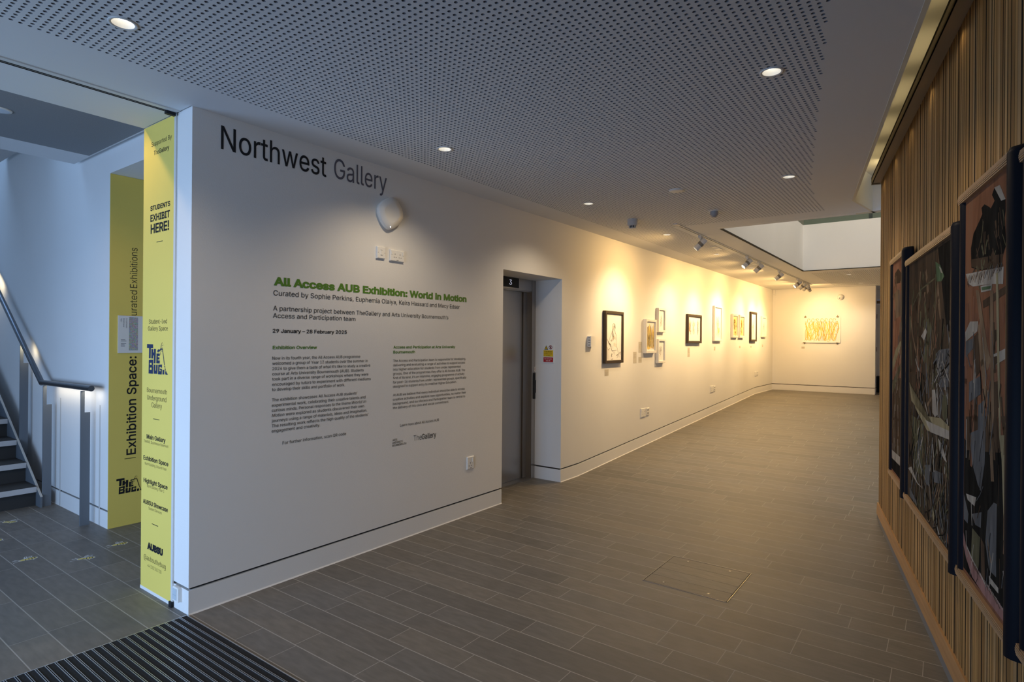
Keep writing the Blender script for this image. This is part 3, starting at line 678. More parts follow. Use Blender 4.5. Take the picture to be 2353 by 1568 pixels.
m_ = MB(); letter(m_, 'In between', 0, .075, 0, .010, vd(1.892), 0); letter(m_, 'Emptiness', 0, .068, 0, .010, vd(1.873), 0); letter(m_, '"Ma"', 0, .03, 0, .010, vd(1.855), 0); m_.build('print_title', GREYV, t); m_ = MB()
for k, wd in enumerate((.03, .038, 0, .036, .026, .028)):
    if wd: m_.box(1.858, 1.858+wd, 5.0930, 5.0936, 1.435-k*.0095, 1.4385-k*.0095)
m_.build('print_lines', GREYV, t)

# bee stickers on the stair hall floor
BW = mat('sticker_white', (.72, .74, .76), .5); BY = mat('sticker_yellow', (.72, .58, .10), .5)
def ell(cx, cy, rx, ry, a=0, n=16):
    c, s_ = math.cos(a), math.sin(a)
    return [(cx+rx*math.cos(2*math.pi*k/n)*c-ry*math.sin(2*math.pi*k/n)*s_, cy+rx*math.cos(2*math.pi*k/n)*s_+ry*math.sin(2*math.pi*k/n)*c) for k in range(n)]
def bee(loc, rz, label, first=None):
    if first is not None:
        o = copy_tree(first, loc, label); o.rotation_euler.z = rz; return o
    t = thing('bee_sticker', loc, label, 'floor sticker', 'bee stickers on the floor'); t.rotation_euler.z = rz
    fl = lambda zz: (lambda u, v: (u, v, zz))
    m_ = MB()
    m_.poly([fl(.0008)(*p) for p in ell(.028, -.012, .036, .024, -.25)]); m_.poly([fl(.0008)(*p) for p in ell(-.012, .002, .024, .017, 0)])
    for p in ([(-.03, .0), (-.075, -.012), (-.068, -.004)], [(-.03, .006), (-.06, .03), (-.052, .034)], [(-.02, .01), (-.042, .044), (-.034, .046)], [(.03, -.03), (.02, -.05), (.028, -.05)]): m_.poly([fl(.0009)(*q_) for q_ in p])
    m_.build('outline', BW, t, local=True)
    m_ = MB(); m_.poly([fl(.0012)(*p) for p in ell(.028, -.012, .031, .019, -.25)]); m_.poly([fl(.0012)(*p) for p in ell(-.012, .002, .019, .012, 0)])
    for k in (.016, .032, .046): m_.poly([fl(.0014)(*p) for p in ell(k, -.012-(k-.028)*.25, .0035, .015, -.25)], 1)
    m_.build('body', [BY, BLACK], t, local=True)
    for a, sx in ((.35, .050), (.85, .044)):
        m_ = MB(); m_.ribbon([(.0+sx*.6*math.cos(a)*(1+x_), .012+sx*.6*math.sin(a)*(1+x_)+y_) for x_, y_ in ((-.8, 0), (.0, .010), (.7, .010), (1., .0), (.7, -.008), (0, -.006), (-.8, 0))], fl(.0010), .005); m_.build('wing', BW, t, local=True)
    return t
b0 = bee((1.450, 4.545, 0), -.15, 'bee sticker on the floor in front of the yellow panel, crossing a tile joint')
bee((1.215, 4.818, 0), .25, 'bee sticker on the floor left of the one crossing a tile joint', b0)
bee((1.69, 4.67, 0), .2, 'bee sticker on the floor at the left edge of the bright yellow panel', b0)
bee((1.381, 5.91, 0), -.5, 'bee sticker on the floor close to the foot of the stairs', b0)
bee((1.185, 5.41, 0), .9, 'bee sticker cut off by the left edge of the photo', b0)

# entrance mat: carpet with aluminium scraper rails
t = thing('entrance_mat', (.2, 1.6, 0), 'dark ribbed entrance mat with aluminium rails set in the floor', 'mat')
MX0, MX1, MY0, MY1 = -1.1, 1.472, .25, 3.176
m_ = MB(); m_.box(MX0, MX1, MY0, MY1, .0008, .005); m_.build('carpet', CARPET, t)
m_ = MB(); m_.box(MX1, MX1+.005, MY0, MY1+.005, 0, .0065); m_.box(MX0, MX1, MY1, MY1+.005, 0, .0065); m_.build('edge_trim', ALU, t)
m_ = MB(); m_.box(0, .0020, 0, MY1-MY0, 0, .004); m_.box(.0064, .0084, 0, MY1-MY0, 0, .004)
x = MX1-.038; r0 = m_.build('scraper_rail', ALU, t, local=True); r0.location = Vector((x, MY0, .004))-t.location
for k in range(1, 72):
    c = r0.copy(); COL.objects.link(c); c.parent = t; c.location = Vector((x-.0352*k, MY0, .004))-t.location

# floor access hatch
t = thing('floor_hatch', (3.62, 1.22, 0), 'square floor access hatch inlaid with tiles and small metal lifting keys', 'floor hatch')
hx0, hx1, hy0, hy1 = 3.362, 3.874, .970, 1.476
m_ = MB()
for k in range(4):
    a = hx0+.008+(hx1-hx0-.016)*k/4; b = hx0+.008+(hx1-hx0-.016)*(k+1)/4; m_.box(a+.0015, b-.0015, hy0+.008, hy1-.008, .0005, .0018, (1, 3, 0, 1)[k])
m_.build('tile_panel', STONE, t)
m_ = MB()
for a, b, c, d in ((hx0, hx1, hy0, hy0+.004), (hx0, hx1, hy1-.004, hy1), (hx0, hx0+.004, hy0, hy1), (hx1-.004, hx1, hy0, hy1)): m_.box(a, b, c, d, .0002, .0022)
m_.build('frame', CHROME, t)
m_ = MB(); m_.box(hx0+.004, hx1-.004, hy0+.004, hy1-.004, .0002, .0006); m_.box(hx0+.1, hx1, hy0+.0045, hy0+.0085, .0002, .0024); m_.build('joint', GAP, t)
for kx, ky in ((3.83, 1.36), (3.83, 1.09), (3.41, 1.36), (3.41, 1.09)):
    m_ = MB(); m_.box(kx-.014, kx+.014, ky-.008, ky+.008, .0018, .0026); m_.lathe((kx, ky, .0026), [(.005, 0), (.004, .001)], 10, cap1=True, mi=1); tag(m_.build('lifting_key', [STEELD, ALU], t), 'small bright metal key')

# ---------------------------------------------------------------- lift in its recess
t = thing('lift_entrance', (4.68, 3.53, 0), 'brushed steel lift entrance recessed in the white wall', 'lift')
m_ = MB(); m_.box(5.118, 5.232, 3.505, 3.53, 0, 2.10); m_.box(4.10, 5.118, 3.512, 3.53, 1.976, 2.10); m_.box(4.10, 4.24, 3.505, 3.53, 0, 2.10); m_.build('frame', STEEL, t)
m_ = MB(); m_.box(5.118, 5.124, 3.53, 3.62, 0, 1.976); m_.box(4.24, 5.12, 3.53, 3.62, 1.966, 1.976); m_.build('reveal', STEEL, t)
m_ = MB(); m_.box(4.24, 5.055, 3.590, 3.605, .012, 1.97); m_.build('door_panel', STEEL, t)
m_ = MB(); m_.box(5.060, 5.118, 3.575, 3.60, .012, 1.97); m_.build('door_panel', STEEL, t)
m_ = MB(); m_.box(5.054, 5.061, 3.592, 3.60, .01, 1.97); m_.build('door_gap', BLACK, t)
m_ = MB(); m_.box(4.1, 5.118, 3.50, 3.62, 0, .010); m_.build('threshold', STEEL, t)
m_ = MB(); m_.box(4.55, 4.865, 3.498, 3.513, 1.992, 2.088); fp = m_.build('floor_indicator', BLACK, t)
m_ = MB(); letter(m_, '3', 4.700, 4.740, 2.014, .050, lambda u, v: (u, 3.4965, v)); m_.build('floor_number', mat('lit_digit', (.5, .5, .6), .4, emit=(.75, .78, 1), estr=.55), fp)
m_ = MB(); m_.box(5.148, 5.170, 3.494, 3.506, .842, 1.116); m_.box(5.170, 5.232, 3.494, 3.506, .905, 1.038); cp = m_.build('call_panel', BLACK, t)
m_ = MB(); m_.lathe((5.205, 3.494, .925), [(.006, 0), (.005, .002)], 12, axis=(0, -1, 0), cap1=True); m_.build('call_button', ALU, cp)
m_ = MB(); m_.box(5.168, 5.214, 3.5035, 3.5052, 1.13, 1.180); pst = m_.build('no_use_sticker', PAPER, t)
def ring(mb, fn, cx, cy, r, wd, mi=0, n=24):
    mb.ribbon([(cx+r*math.cos(2*math.pi*k/n), cy+r*math.sin(2*math.pi*k/n)) for k in range(n+1)], fn, wd, mi)
m_ = MB(); fq = lambda u, v: (u, 3.503, v); ring(m_, fq, 5.191, 1.155, .018, .005); m_.ribbon([(5.180, 1.168), (5.202, 1.142)], fq, .005); m_.build('symbol', RED, pst)

t = thing('warning_sign', (5.182, 3.34, 1.22), 'yellow and red caution sign on the side wall of the lift recess', 'sign')
sgx = 5.182
m_ = MB(); m_.box(sgx-.004, sgx, 3.269, 3.408, 1.224, 1.416); m_.build('plate', WHITEP, t)
def sg(u, v): return (sgx-.0052, u, v)
def rect(mb, a, b, c, d, mi=0): mb.quad(sg(a, c), sg(b, c), sg(b, d), sg(a, d), mi)
m_ = MB(); rect(m_, 3.398, 3.279, 1.291, 1.358); rect(m_, 3.398, 3.279, 1.2335, 1.284, 1); m_.build('colour_fields', [SIGNY, RED], t)
def sg2(u, v): return (sgx-.0060, u, v)
m_ = MB(); letter(m_, 'Caution', 3.383, 3.296, 1.336, .015, sg2, 0, .01); letter(m_, 'in the event', 3.384, 3.293, 1.317, .009, sg2, 0, .01); letter(m_, 'of fire', 3.362, 3.316, 1.298, .009, sg2, 0, .01)
letter(m_, 'Do not use', 3.385, 3.296, 1.263, .010, sg2, 1, .01); letter(m_, 'this lift', 3.367, 3.313, 1.243, .010, sg2, 1, .01); m_.build('lettering', [BLACK, PAPER], t)
m_ = MB(); m_.poly([sg(3.388, 1.364), sg(3.341, 1.364), sg(3.3645, 1.409)], 1); m_.poly([sg2(3.381, 1.368), sg2(3.348, 1.368), sg2(3.3645, 1.401)]); m_.ribbon([(3.3645, 1.390), (3.3645, 1.378)], lambda u, v: (sgx-.0066, u, v), .004, 1); m_.ribbon([(3.3645, 1.374), (3.3645, 1.371)], lambda u, v: (sgx-.0066, u, v), .004, 1)
m_.build('warning_triangle', [SIGNY, BLACK], t)
m_ = MB(); ring(m_, sg2, 3.311, 1.388, .0185, .005); m_.ribbon([(3.324, 1.401), (3.298, 1.375)], sg2, .005); m_.poly([sg(3.316, 1.376), sg(3.306, 1.376), sg(3.304, 1.392), sg(3.311, 1.401), sg(3.318, 1.392)], 1); m_.build('prohibition_symbol', [RED, BLACK], t)

# ---------------------------------------------------------------- lettering on the long wall
t = thing('wall_title', (2.2, YW, 2.47), 'large Northwest Gallery lettering at the top of the white wall', 'wall lettering')
m_ = MB(); letter(m_, 'Northwest', 1.6351, 2.3115, 2.4850, .128, on_wall, 0, .003); m_.build('black_word', BLACK, t)
m_ = MB(); letter(m_, 'Gallery', 2.3709, 2.8151, 2.4960, .128, on_wall, 0, 0); tag(m_.build('grey_word', GREYV, t), 'word in grey letters')
t = thing('exhibition_text', (2.8, YW, .69), 'exhibition text panel in black and green lettering on the white wall', 'wall lettering')
def wt(name, rows, mt=BLACK):
    m_ = MB()
    for s_, a, b, z, c, bd in rows: letter(m_, s_, a, b, z, c, on_wall, 0, bd)
    return m_.build(name, mt, t)
tag(wt('headline', [('All Access AUB Exhibition: World in Motion', 1.9539, 3.6828, 1.7669, .0514, .038)], GREENV), 'heavy green headline')
wt('byline', [('Curated by Sophie Perkins, Euphemia Olaiya, Keira Hassard and Macy Edser', 1.9525, 3.5999, 1.7086, .0305, 0)])
wt('partnership_text', [('A partnership project between TheGallery and Arts University Bournemouth\u2019s', 1.9515, 3.4641, 1.6193, .0282, 0), ('Access and Participation team', 1.9506, 2.5502, 1.5764, .0275, 0)])
wt('dates', [('29 January \u2013 28 February 2025', 1.9495, 2.4811, 1.4889, .0226, .016)])
tag(wt('section_heading', [('Exhibition Overview', 1.9504, 2.2532, 1.3912, .0209, .018)], GREENV), 'green section heading')
tag(wt('section_heading', [('Access and Participation at Arts University', 2.8889, 3.55, 1.3907, .020, .018), ('Bournemouth', 2.8883, 3.1027, 1.3549, .020, .018)], GREENV), 'green section heading')
c = .0182
wt('body_paragraph', [('Now in its fourth year, the All Access AUB programme', 1.9485, 2.5929, 1.3298, c, 0), ('welcomed a group of Year 12 students over the summer in', 1.9487, 2.6564, 1.2993, c, 0),
   ('2024 to give them a taste of what it\u2019s like to study a creative', 1.949, 2.6793, 1.2682, c, 0), ('course at Arts University Bournemouth (AUB). Students', 1.9493, 2.6232, 1.2372, c, 0),
   ('took part in a diverse range of workshops where they were', 1.9489, 2.6632, 1.2073, c, 0), ('encouraged by tutors to experiment with different mediums', 1.9492, 2.6844, 1.1757, c, 0), ('to develop their skills and portfolio of work.', 1.9488, 2.469, 1.1452, c, 0)])
m_ = MB()
for s_, b, z in (('The exhibition showcases All Access AUB students\u2019', 2.5711, 1.0844), ('experimental work, celebrating their creative talents and', 2.6406, 1.0528), ('curious minds. Personal responses to the theme', 2.516, 1.0229), ('journeys using a range of materials, ideas and imagination.', 2.6548, .962), ('The resulting work reflects the high quality of the students\u2019', 2.6668, .9315), ('engagement and creativity.', 2.2804, .9016)): letter(m_, s_, 1.948, b, z, c, on_wall)
letter(m_, 'World in', 2.526, 2.6467, 1.0229, c, on_wall, 0, 0, .2); letter(m_, 'Motion', 1.948, 2.030, .9929, c, on_wall, 0, 0, .2); letter(m_, 'were explored as students discovered their own', 2.039, 2.6289, .9929, c, on_wall)
m_.build('body_paragraph', BLACK, t)
wt('further_information', [('For further information, scan QR code', 2.0195, 2.4814, .8224, .0185, 0)])
c = .0176
wt('body_paragraph', [('The Access and Participation team is responsible for developing,', 2.888, 3.6776, 1.2937, c, 0), ('delivering and evaluating a range of activities to support access', 2.8884, 3.6707, 1.2627, c, 0), ('into higher education for students from under represented', 2.8887, 3.6162, 1.2318, c, 0),
   ('groups. One of the programmes they offer is All Access AUB. The', 2.8881, 3.6714, 1.2015, c, 0), ('first of its kind, it\u2019s an intensive, engaging programme of activity', 2.8884, 3.6634, 1.1706, c, 0), ('for post-16 students from under-represented groups, specifically', 2.8878, 3.6879, 1.1396, c, 0), ('designed to support entry to creative Higher Education.', 2.8882, 3.5684, 1.1094, c, 0)])
wt('body_paragraph', [('At AUB we believe that every individual should be able to access', 2.8888, 3.6685, 1.0481, c, 0), ('creative activities and explore new opportunities, no matter their', 2.8882, 3.6845, 1.0165, c, 0), ('background, and our Access and Participation team is central to', 2.8885, 3.674, .9862, c, 0), ('the delivery of this civic and social commitment.', 2.8889, 3.4775, .9559, c, 0)])
wt('learn_more', [('Learn more about All Access AUB', 2.9604, 3.3651, .8226, .0185, 0)])
wt('university_logo', [('ARTS', 2.888, 2.9316, .7263, .0145, .006), ('UNIVERSITY', 2.888, 2.9879, .707, .0145, .006), ('BOURNEMOUTH', 2.888, 3.0214, .6877, .0145, .006)])
wt('gallery_logo', [('The', 3.095, 3.179, .7017, .040, -.01), ('Gallery', 3.181, 3.3353, .7017, .040, .004)])

# ---------------------------------------------------------------- devices on the wall
t = thing('access_point', (2.82, YW, 2.34), 'rounded white wireless access point on the wall under the gallery title', 'access point')
pts = [(2.728, 2.389), (2.761, 2.422), (2.815, 2.455), (2.850, 2.462), (2.890, 2.445), (2.927, 2.402), (2.945, 2.362), (2.945, 2.325), (2.909, 2.276), (2.868, 2.246), (2.834, 2.231), (2.805, 2.230), (2.778, 2.245), (2.748, 2.278), (2.722, 2.325), (2.717, 2.36)]
cx, cz = 2.832, 2.345
def apring(sx, y): return [(cx+(a-cx)*sx, y, cz+(b-cz)*sx) for a, b in pts]
m_ = MB(); m_.rings([apring(.93, YW), apring(1.0, YW-.008), apring(1.0, YW-.026), apring(.96, YW-.036), apring(.6, YW-.044)], 0, False, True); m_.build('shell', WHITEP, t)
m_ = MB(); m_.lathe((2.820, YW-.0385, 2.246), [(.0045, 0), (.001, .002)], 12, axis=(0, -1, 0)); tag(m_.build('status_light', mat('white_led', (1, 1, 1), .3, emit=(1, 1, 1), estr=4), t), 'glowing white status light')
m_ = MB(); fn = lambda u, v: (u, YW-.0400, v); letter(m_, 'E3', 2.756, 2.772, 2.358, .016, fn, 0, .02); m_.ribbon([(2.786, 2.357), (2.797, 2.364)], fn, .003); m_.build('print', GREYV, t)
def socket(x0, x1, z0, z1, label, kind, d=.010, group='sockets on the long wall'):
    t = thing({'switch': 'wall_switch'}.get(kind, 'power_socket' if kind != 'data' else 'data_socket'), ((x0+x1)/2, YW, z0), label, {'switch': 'switch', 'data': 'data socket'}.get(kind, 'socket'), group)
    y = YW-d; b = .004
    m_ = MB(); o_ = [(x0, YW, z0), (x1, YW, z0), (x1, YW, z1), (x0, YW, z1)]; i1 = [(x0, y+b, z0), (x1, y+b, z0), (x1, y+b, z1), (x0, y+b, z1)]; i2 = [(x0+b, y, z0+b), (x1-b, y, z0+b), (x1-b, y, z1-b), (x0+b, y, z1-b)]
    m_.rings([o_, i1, i2], 0, False, True, smooth=False); m_.build('plate', WHITEP, t)
    w_, h_ = x1-x0, z1-z0; m_ = MB(); k = MB()
    def slot(u, v, a, c_, mb=m_): mb.box(x0+w_*u-a/2, x0+w_*u+a/2, y-.0006, y+.0004, z0+h_*v-c_/2, z0+h_*v+c_/2)
    if kind == 'double':
        for cu in (.32, .68): slot(cu, .62, .0035, .009); slot(cu-.07, .35, .006, .0045); slot(cu+.07, .35, .006, .0045)
        for cu in (.1, .9): k.box(x0+w_*cu-.006, x0+w_*cu+.006, y-.003, y, z0+h_*.58, z0+h_*.82)
        slot(.5, .1, .02, .003)
    elif kind == 'single':
        slot(.42, .5, .0045, .012); slot(.25, .28, .008, .005); slot(.58, .28, .008, .005); k.box(x0+w_*.68, x0+w_*.82, y-.003, y, z0+h_*.55, z0+h_*.85); slot(.5, .1, .02, .003)
    elif kind == 'switch':
        slot(.1, .5, .005, .005); slot(.9, .5, .005, .005); slot(.5, .72, .018, .0025); slot(.5, .28, .018, .0025); k.box(x0+w_*.40, x0+w_*.60, y-.003, y, z0+h_*.32, z0+h_*.68)
    else:
        slot(.5, .72, w_*.6, h_*.16); slot(.5, .3, w_*.5, h_*.24)
    m_.build('holes', BLACK if kind in ('double', 'single') else GREYP, t)
    if k.v: k.build('rocker', WHITEP, t)
    return t
socket(2.722, 2.797, 2.018, 2.100, 'white fused switch plate below the access point', 'switch', .016)
socket(2.843, 2.975, 2.014, 2.094, 'white double socket below the access point, right of the switch', 'double', .016)
socket(3.701, 3.790, .383, .487, 'single white socket low on the wall near the lift', 'single')
socket(7.145, 7.293, .470, .584, 'double socket low on the gallery wall past the lift', 'double')
socket(7.322, 7.414, .480, .578, 'data plate beside the low double socket past the lift', 'data')
socket(9.952, 10.098, .608, .720, 'double socket low on the gallery wall under the tall white frame', 'double')
socket(10.128, 10.213, .620, .710, 'data plate beside the socket under the tall white frame', 'data')
socket(12.824, 12.950, .764, .854, 'faint double socket low near the far end of the gallery wall', 'double')
socket(13.006, 13.083, .770, .854, 'faint data plate beside the last low socket near the far corner', 'data')
t = thing('wall_keypad', (5.775, YW, 1.40), 'small pale wall device between the lift and the seated-figure drawing', 'wall device')
m_ = MB(); m_.box(5.728, 5.822, YW-.045, YW, 1.395, 1.512); m_.build('case', WHITEP, t)
m_ = MB()
for k in range(4): m_.box(5.7268, 5.729, YW-.034, YW-.010, 1.405+k*.027, 1.422+k*.027)
m_.build('side_vents', GREYP, t)

# ---------------------------------------------------------------- framed works
ar = random.Random(11)
def squiggle(cx, cy, w_, h_, n, r_):
    return [(cx+r_.uniform(-w_, w_)/2, cy+h_/2-h_*k/(n-1)+r_.uniform(-.06, .06)*h_) for k in range(n)]
def picture(name_label, x0, x1, z0, z1, fw, dark, art, d=.040, passe=0.):
    t = thing('framed_picture', ((x0+x1)/2, YW, z0), name_label, 'framed picture', 'framed works on the gallery wall')
    y = YW-d
    def rc(i, yy): return [(x0+i, yy, z0+i), (x1-i, yy, z0+i), (x1-i, yy, z1-i), (x0+i, yy, z1-i)]
    m_ = MB(); m_.rings([rc(0, YW-.002), rc(0, y+.003), rc(.003, y), rc(fw-.003, y), rc(fw, y+.003), rc(fw, y+.022)], 0, True, False, smooth=False)
    m_.build('frame', FRAMEB if dark else FRAMEW, t)
    m_ = MB(); a0, a1, b0_, b1 = x0+fw, x1-fw, z0+fw, z1-fw
    m_.quad((a0, y+.018, b0_), (a1, y+.018, b0_), (a1, y+.018, b1), (a0, y+.018, b1), 0)
    lay = [0]
    def pf(u, v):
        return (a0+(a1-a0)*u, y+.0172-lay[0]*.0003, b0_+(b1-b0_)*v)
    class Art:
        def patch(s, pts, mi): lay[0] = 0; m_.poly([pf(*p) for p in pts], mi)
        def line(s, pts, wd, mi, layer=1): lay[0] = layer; m_.ribbon(pts, pf, wd, mi)
    art(Art()); m_.build('artwork', [PAPER, INK, INKP, OCHRE, ORANGE, AMBER, CREAMY], t)
    return t
def art_seated(A):
    r_ = random.Random(3)
    for p in ([(.50,.80),(.44,.77),(.40,.70),(.44,.65),(.38,.60),(.30,.52),(.22,.44),(.16,.38)], [(.50,.80),(.58,.77),(.60,.72),(.56,.66),(.60,.60),(.66,.54),(.68,.46),(.66,.38)], [(.42,.66),(.42,.56),(.44,.46),(.36,.40)], [(.16,.38),(.24,.34),(.34,.28),(.40,.20)], [(.66,.38),(.70,.30),(.76,.22),(.82,.14),(.86,.06)], [(.40,.20),(.55,.21),(.68,.22)], [(.08,.46),(.16,.40),(.26,.36)], [(.10,.28),(.16,.22),(.26,.26)], [(.34,.10),(.40,.08),(.36,.14),(.44,.13)], [(.72,.04),(.80,.12),(.92,.17)], [(.12,.02),(.13,.24)], [(.20,.02),(.21,.22)], [(.46,.75),(.50,.71),(.48,.67)], [(.54,.75),(.55,.70)], [(.36,.02),(.46,.03)], [(.44,.62),(.50,.5),(.46,.42)]): A.line(p, .010, 1)
    for _ in range(26): A.line(squiggle(.50+r_.uniform(-.12, .12), .45+r_.uniform(-.3, .3), .07, .07, 4, r_), .006, r_.choice((1, 2, 2, 3)))
    for p in ([(.22,.36),(.30,.34),(.34,.30)], [(.32,.42),(.36,.44)], [(.70,.10),(.76,.12)], [(.92,.12),(.95,.18)]): A.line(p, .022, 1)
def art_orange(A):
    r_ = random.Random(5)
    A.patch([(.10,.08),(.30,.04),(.60,.10),(.88,.12),(.92,.60),(.85,.93),(.75,.72),(.62,.80),(.46,.72),(.40,.95),(.28,.82),(.14,.66)], 5)
    for k in range(46): x_ = r_.uniform(.12, .9); A.line([(x_+r_.uniform(-.05, .05), .06+.1*r_.random()+q_*(.6+.15*math.sin(x_*14))) for q_ in (0, .35, .7, 1)], .028, r_.choice((3, 4, 5, 5, 5, 0)), 1) if False else A.line([(x_+r_.uniform(-.05, .05), .06+.1*r_.random()+q_*(.6+.15*math.sin(x_*14))) for q_ in (0, .35, .7, 1)], .020, r_.choice((3, 4, 5, 5, 6, 0, 0)))
    for k in range(12): x_ = r_.uniform(.12, .9); A.line([(x_+r_.uniform(-.06, .06), .15+q_*.7) for q_ in (0, .4, .7, 1)], .010, 1, 2)
def art_small(seed, cx=.5):
    def f_(A):
        r_ = random.Random(seed); A.patch([(.16,.1),(.84,.1),(.84,.9),(.16,.9)], 0)
        for k in range(13): A.line(squiggle(cx+r_.uniform(-.14, .14), .48+r_.uniform(-.2, .2), .14, .26, 6, r_), .012, r_.choice((1, 1, 2)))
    return f_
def art_figures(A):
    r_ = random.Random(9)
    for c_ in (.18, .45, .82):
        for k in range(9): A.line(squiggle(c_+r_.uniform(-.06, .06), .58+r_.uniform(-.08, .08), .10, .5, 7, r_), .006, r_.choice((1, 2, 2)))
    for k in range(7): A.line(squiggle(.13, .55, .08, .3, 5, r_), .008, 3)
def art_pale(A):
    r_ = random.Random(21)
    for k in range(30): A.line(squiggle(.5+r_.uniform(-.22, .22), .42+r_.uniform(-.24, .2), .2, .2, 5, r_), .007, r_.choice((2, 2, 6)))
    A.patch([(.55,.2),(.8,.24),(.78,.38),(.6,.36)], 6)
def art_yellow(seed):
    def f_(A):
        r_ = random.Random(seed); A.patch([(.05,.03),(.95,.03),(.95,.97),(.05,.97)], 6)
        for k in range(34): A.line(squiggle(.5+r_.uniform(-.35, .35), .45+r_.uniform(-.38, .36), .2, .25, 5, r_), .035, r_.choice((5, 6, 6, 5)))
        for k in range(4): A.line(squiggle(.5, .72, .16, .2, 5, r_), .03, 4, 2)
    return f_
def art_tall(A):
    r_ = random.Random(33)
    for k in range(22): A.line(squiggle(.5+r_.uniform(-.18, .18)-(.0), .5+r_.uniform(-.35, .32), .14, .22, 6, r_), .008, r_.choice((1, 2, 2)))
    A.line([(.42,.44),(.48,.50),(.44,.56)], .03, 1)
picture('large dark-framed drawing of a seated figure, nearest the lift', 6.083, 6.556, 1.200, 1.812, .034, True, art_seated)
picture('white-framed painting of orange figures, left of two small stacked frames', 7.212, 7.556, 1.305, 1.752, .032, False, art_orange, .045)
picture('small white frame with a faint sketch, upper of the stacked pair', 7.632, 7.888, 1.587, 1.920, .030, False, art_small(41))
picture('small white frame with a faint sketch, lower of the stacked pair', 7.632, 7.888, 1.167, 1.495, .030, False, art_small(43, .42))
picture('dark-framed wide drawing of thin pencil figures', 8.775, 9.400, 1.440, 1.886, .036, True, art_figures)
picture('tall white frame with a very pale drawing', 10.055, 10.470, 1.478, 2.078, .028, False, art_pale)
picture('yellow painting in a white frame, left of the matching pair', 11.120, 11.465, 1.546, 1.987, .036, False, art_yellow(51))
picture('yellow painting in a white frame, right of the matching pair', 11.572, 11.912, 1.547, 1.985, .036, False, art_yellow(52))
picture('tall narrow dark-framed sketch right of the yellow pair', 12.372, 12.830, 1.481, 2.083, .040, True, art_tall)
picture('last small white frame on the long wall, next to the far corner', 13.285, 13.650, 1.580, 2.029, .036, False, art_small(61))
def caption(x0, x1, z0, z1, label, rows):
    t = thing('caption_label', ((x0+x1)/2, YW, z0), label, 'label', 'caption labels on the gallery wall')
    m_ = MB(); m_.box(x0, x1, YW-.0015, YW-.0002, z0, z1); m_.build('card', CLEARL, t)
    m_ = MB(); z = z1-.014
    for k in range(rows):
        m_.box(x0+.012, x0+(x1-x0)*ar.uniform(.5, .9), YW-.0022, YW-.0015, z-.003, z); z -= .0075 if k else .014
        if z < z0+.006: break
    m_.build('print', INKP, t)
caption(6.137, 6.237, 1.054, 1.129, 'pale caption label under the large seated-figure drawing', 7)
caption(6.911, 7.010, 1.181, 1.327, 'caption label lowest and leftmost beside the orange figures painting', 9)
caption(7.072, 7.170, 1.314, 1.454, 'upper caption label beside the orange figures painting', 9)
caption(7.071, 7.171, 1.184, 1.258, 'short caption label just below the upper one beside the orange painting', 5)
caption(8.863, 8.961, 1.229, 1.371, 'caption label under the dark-framed pencil figures', 8)
caption(10.143, 10.215, 1.318, 1.383, 'caption label under the tall pale white frame', 6)
caption(11.673, 11.755, 1.353, 1.395, 'small caption label under the pair of yellow paintings', 4)
caption(12.488, 12.556, 1.358, 1.394, 'small caption label under the tall narrow dark frame', 4)
caption(13.422, 13.503, 1.364, 1.420, 'small caption label under the last white frame by the corner', 4)

# ---------------------------------------------------------------- far wall
t = thing('paper_drawing', (XF, 2.17, 1.46), 'unframed paper with orange scribbled figures clipped to the far wall', 'drawing')
ya, yb, za, zb = 2.560, 1.812, 1.468, 2.038
def pb(u, v, e=0.):                                                # gently bowed sheet
    return (XF-.006-.010*math.sin(math.pi*u)*(1-v)-.012*(1-v)**3-e, ya+(yb-ya)*u, za+(zb-za)*v)
m_ = MB(); N = 12
for i in range(N):
    for j in range(N): m_.quad(pb(i/N, j/N), pb((i+1)/N, j/N), pb((i+1)/N, (j+1)/N), pb(i/N, (j+1)/N))
r_ = random.Random(77)
def loop(cx, cy, rx, ry, a0=0, a1=6.3, n=14): return [(cx+rx*math.cos(a0+(a1-a0)*k/n), cy+ry*math.sin(a0+(a1-a0)*k/n)) for k in range(n+1)]
for k in range(16):
    cx_ = .10+.80*(k+.5)/16; m_.ribbon([(cx_+r_.uniform(-.03, .03)+.02*math.sin(q*5+k), .12+.62*q) for q in (0, .25, .5, .75, 1)], lambda u, v: pb(u, v, .0005), .022, r_.choice((5, 6, 6, 5)))
for k in range(14):
    cx_ = .10+.80*r_.random(); m_.ribbon(loop(cx_, .5+r_.uniform(-.25, .2), r_.uniform(.03, .07), r_.uniform(.10, .24), r_.uniform(0, 3), r_.uniform(4, 8)), lambda u, v: pb(u, v, .0008), .012, r_.choice((3, 4, 5)))
for k in range(15):
    cx_ = .07+.86*(k+.5)/15; a_ = r_.uniform(-.08, .08); m_.ribbon([(cx_+a_*(q-.5)+.045*math.sin(q*4.5+k*1.7), .08+.74*q) for q in (0, .15, .3, .45, .6, .75, .9, 1)], lambda u, v: pb(u, v, .0010), r_.choice((.010, .016)), r_.choice((4, 4, 3)))
for cx_ in (.17, .28, .40, .52, .63, .75, .84): m_.ribbon(loop(cx_, .84, .035, .09, .3, 5.6), lambda u, v: pb(u, v, .0011), .011, 4)
for k in range(9):
    cx_ = .06+.88*r_.random(); m_.ribbon([(cx_+r_.uniform(-.05, .05), .08+.75*q) for q in (0, .3, .6, 1)], lambda u, v: pb(u, v, .0012), .0055, 1)
m_.ribbon([(.30,.06),(.48,.16),(.60,.30),(.78,.34),(.92,.30)], lambda u, v: pb(u, v, .0012), .005, 1)
m_.ribbon([(.84,.72),(.93,.62),(.97,.55),(.82,.50)], lambda u, v: pb(u, v, .0012), .005, 1)
m_.build('sheet', [PAPER, INK, INKP, OCHRE, ORANGE, AMBER, CREAMY], t)
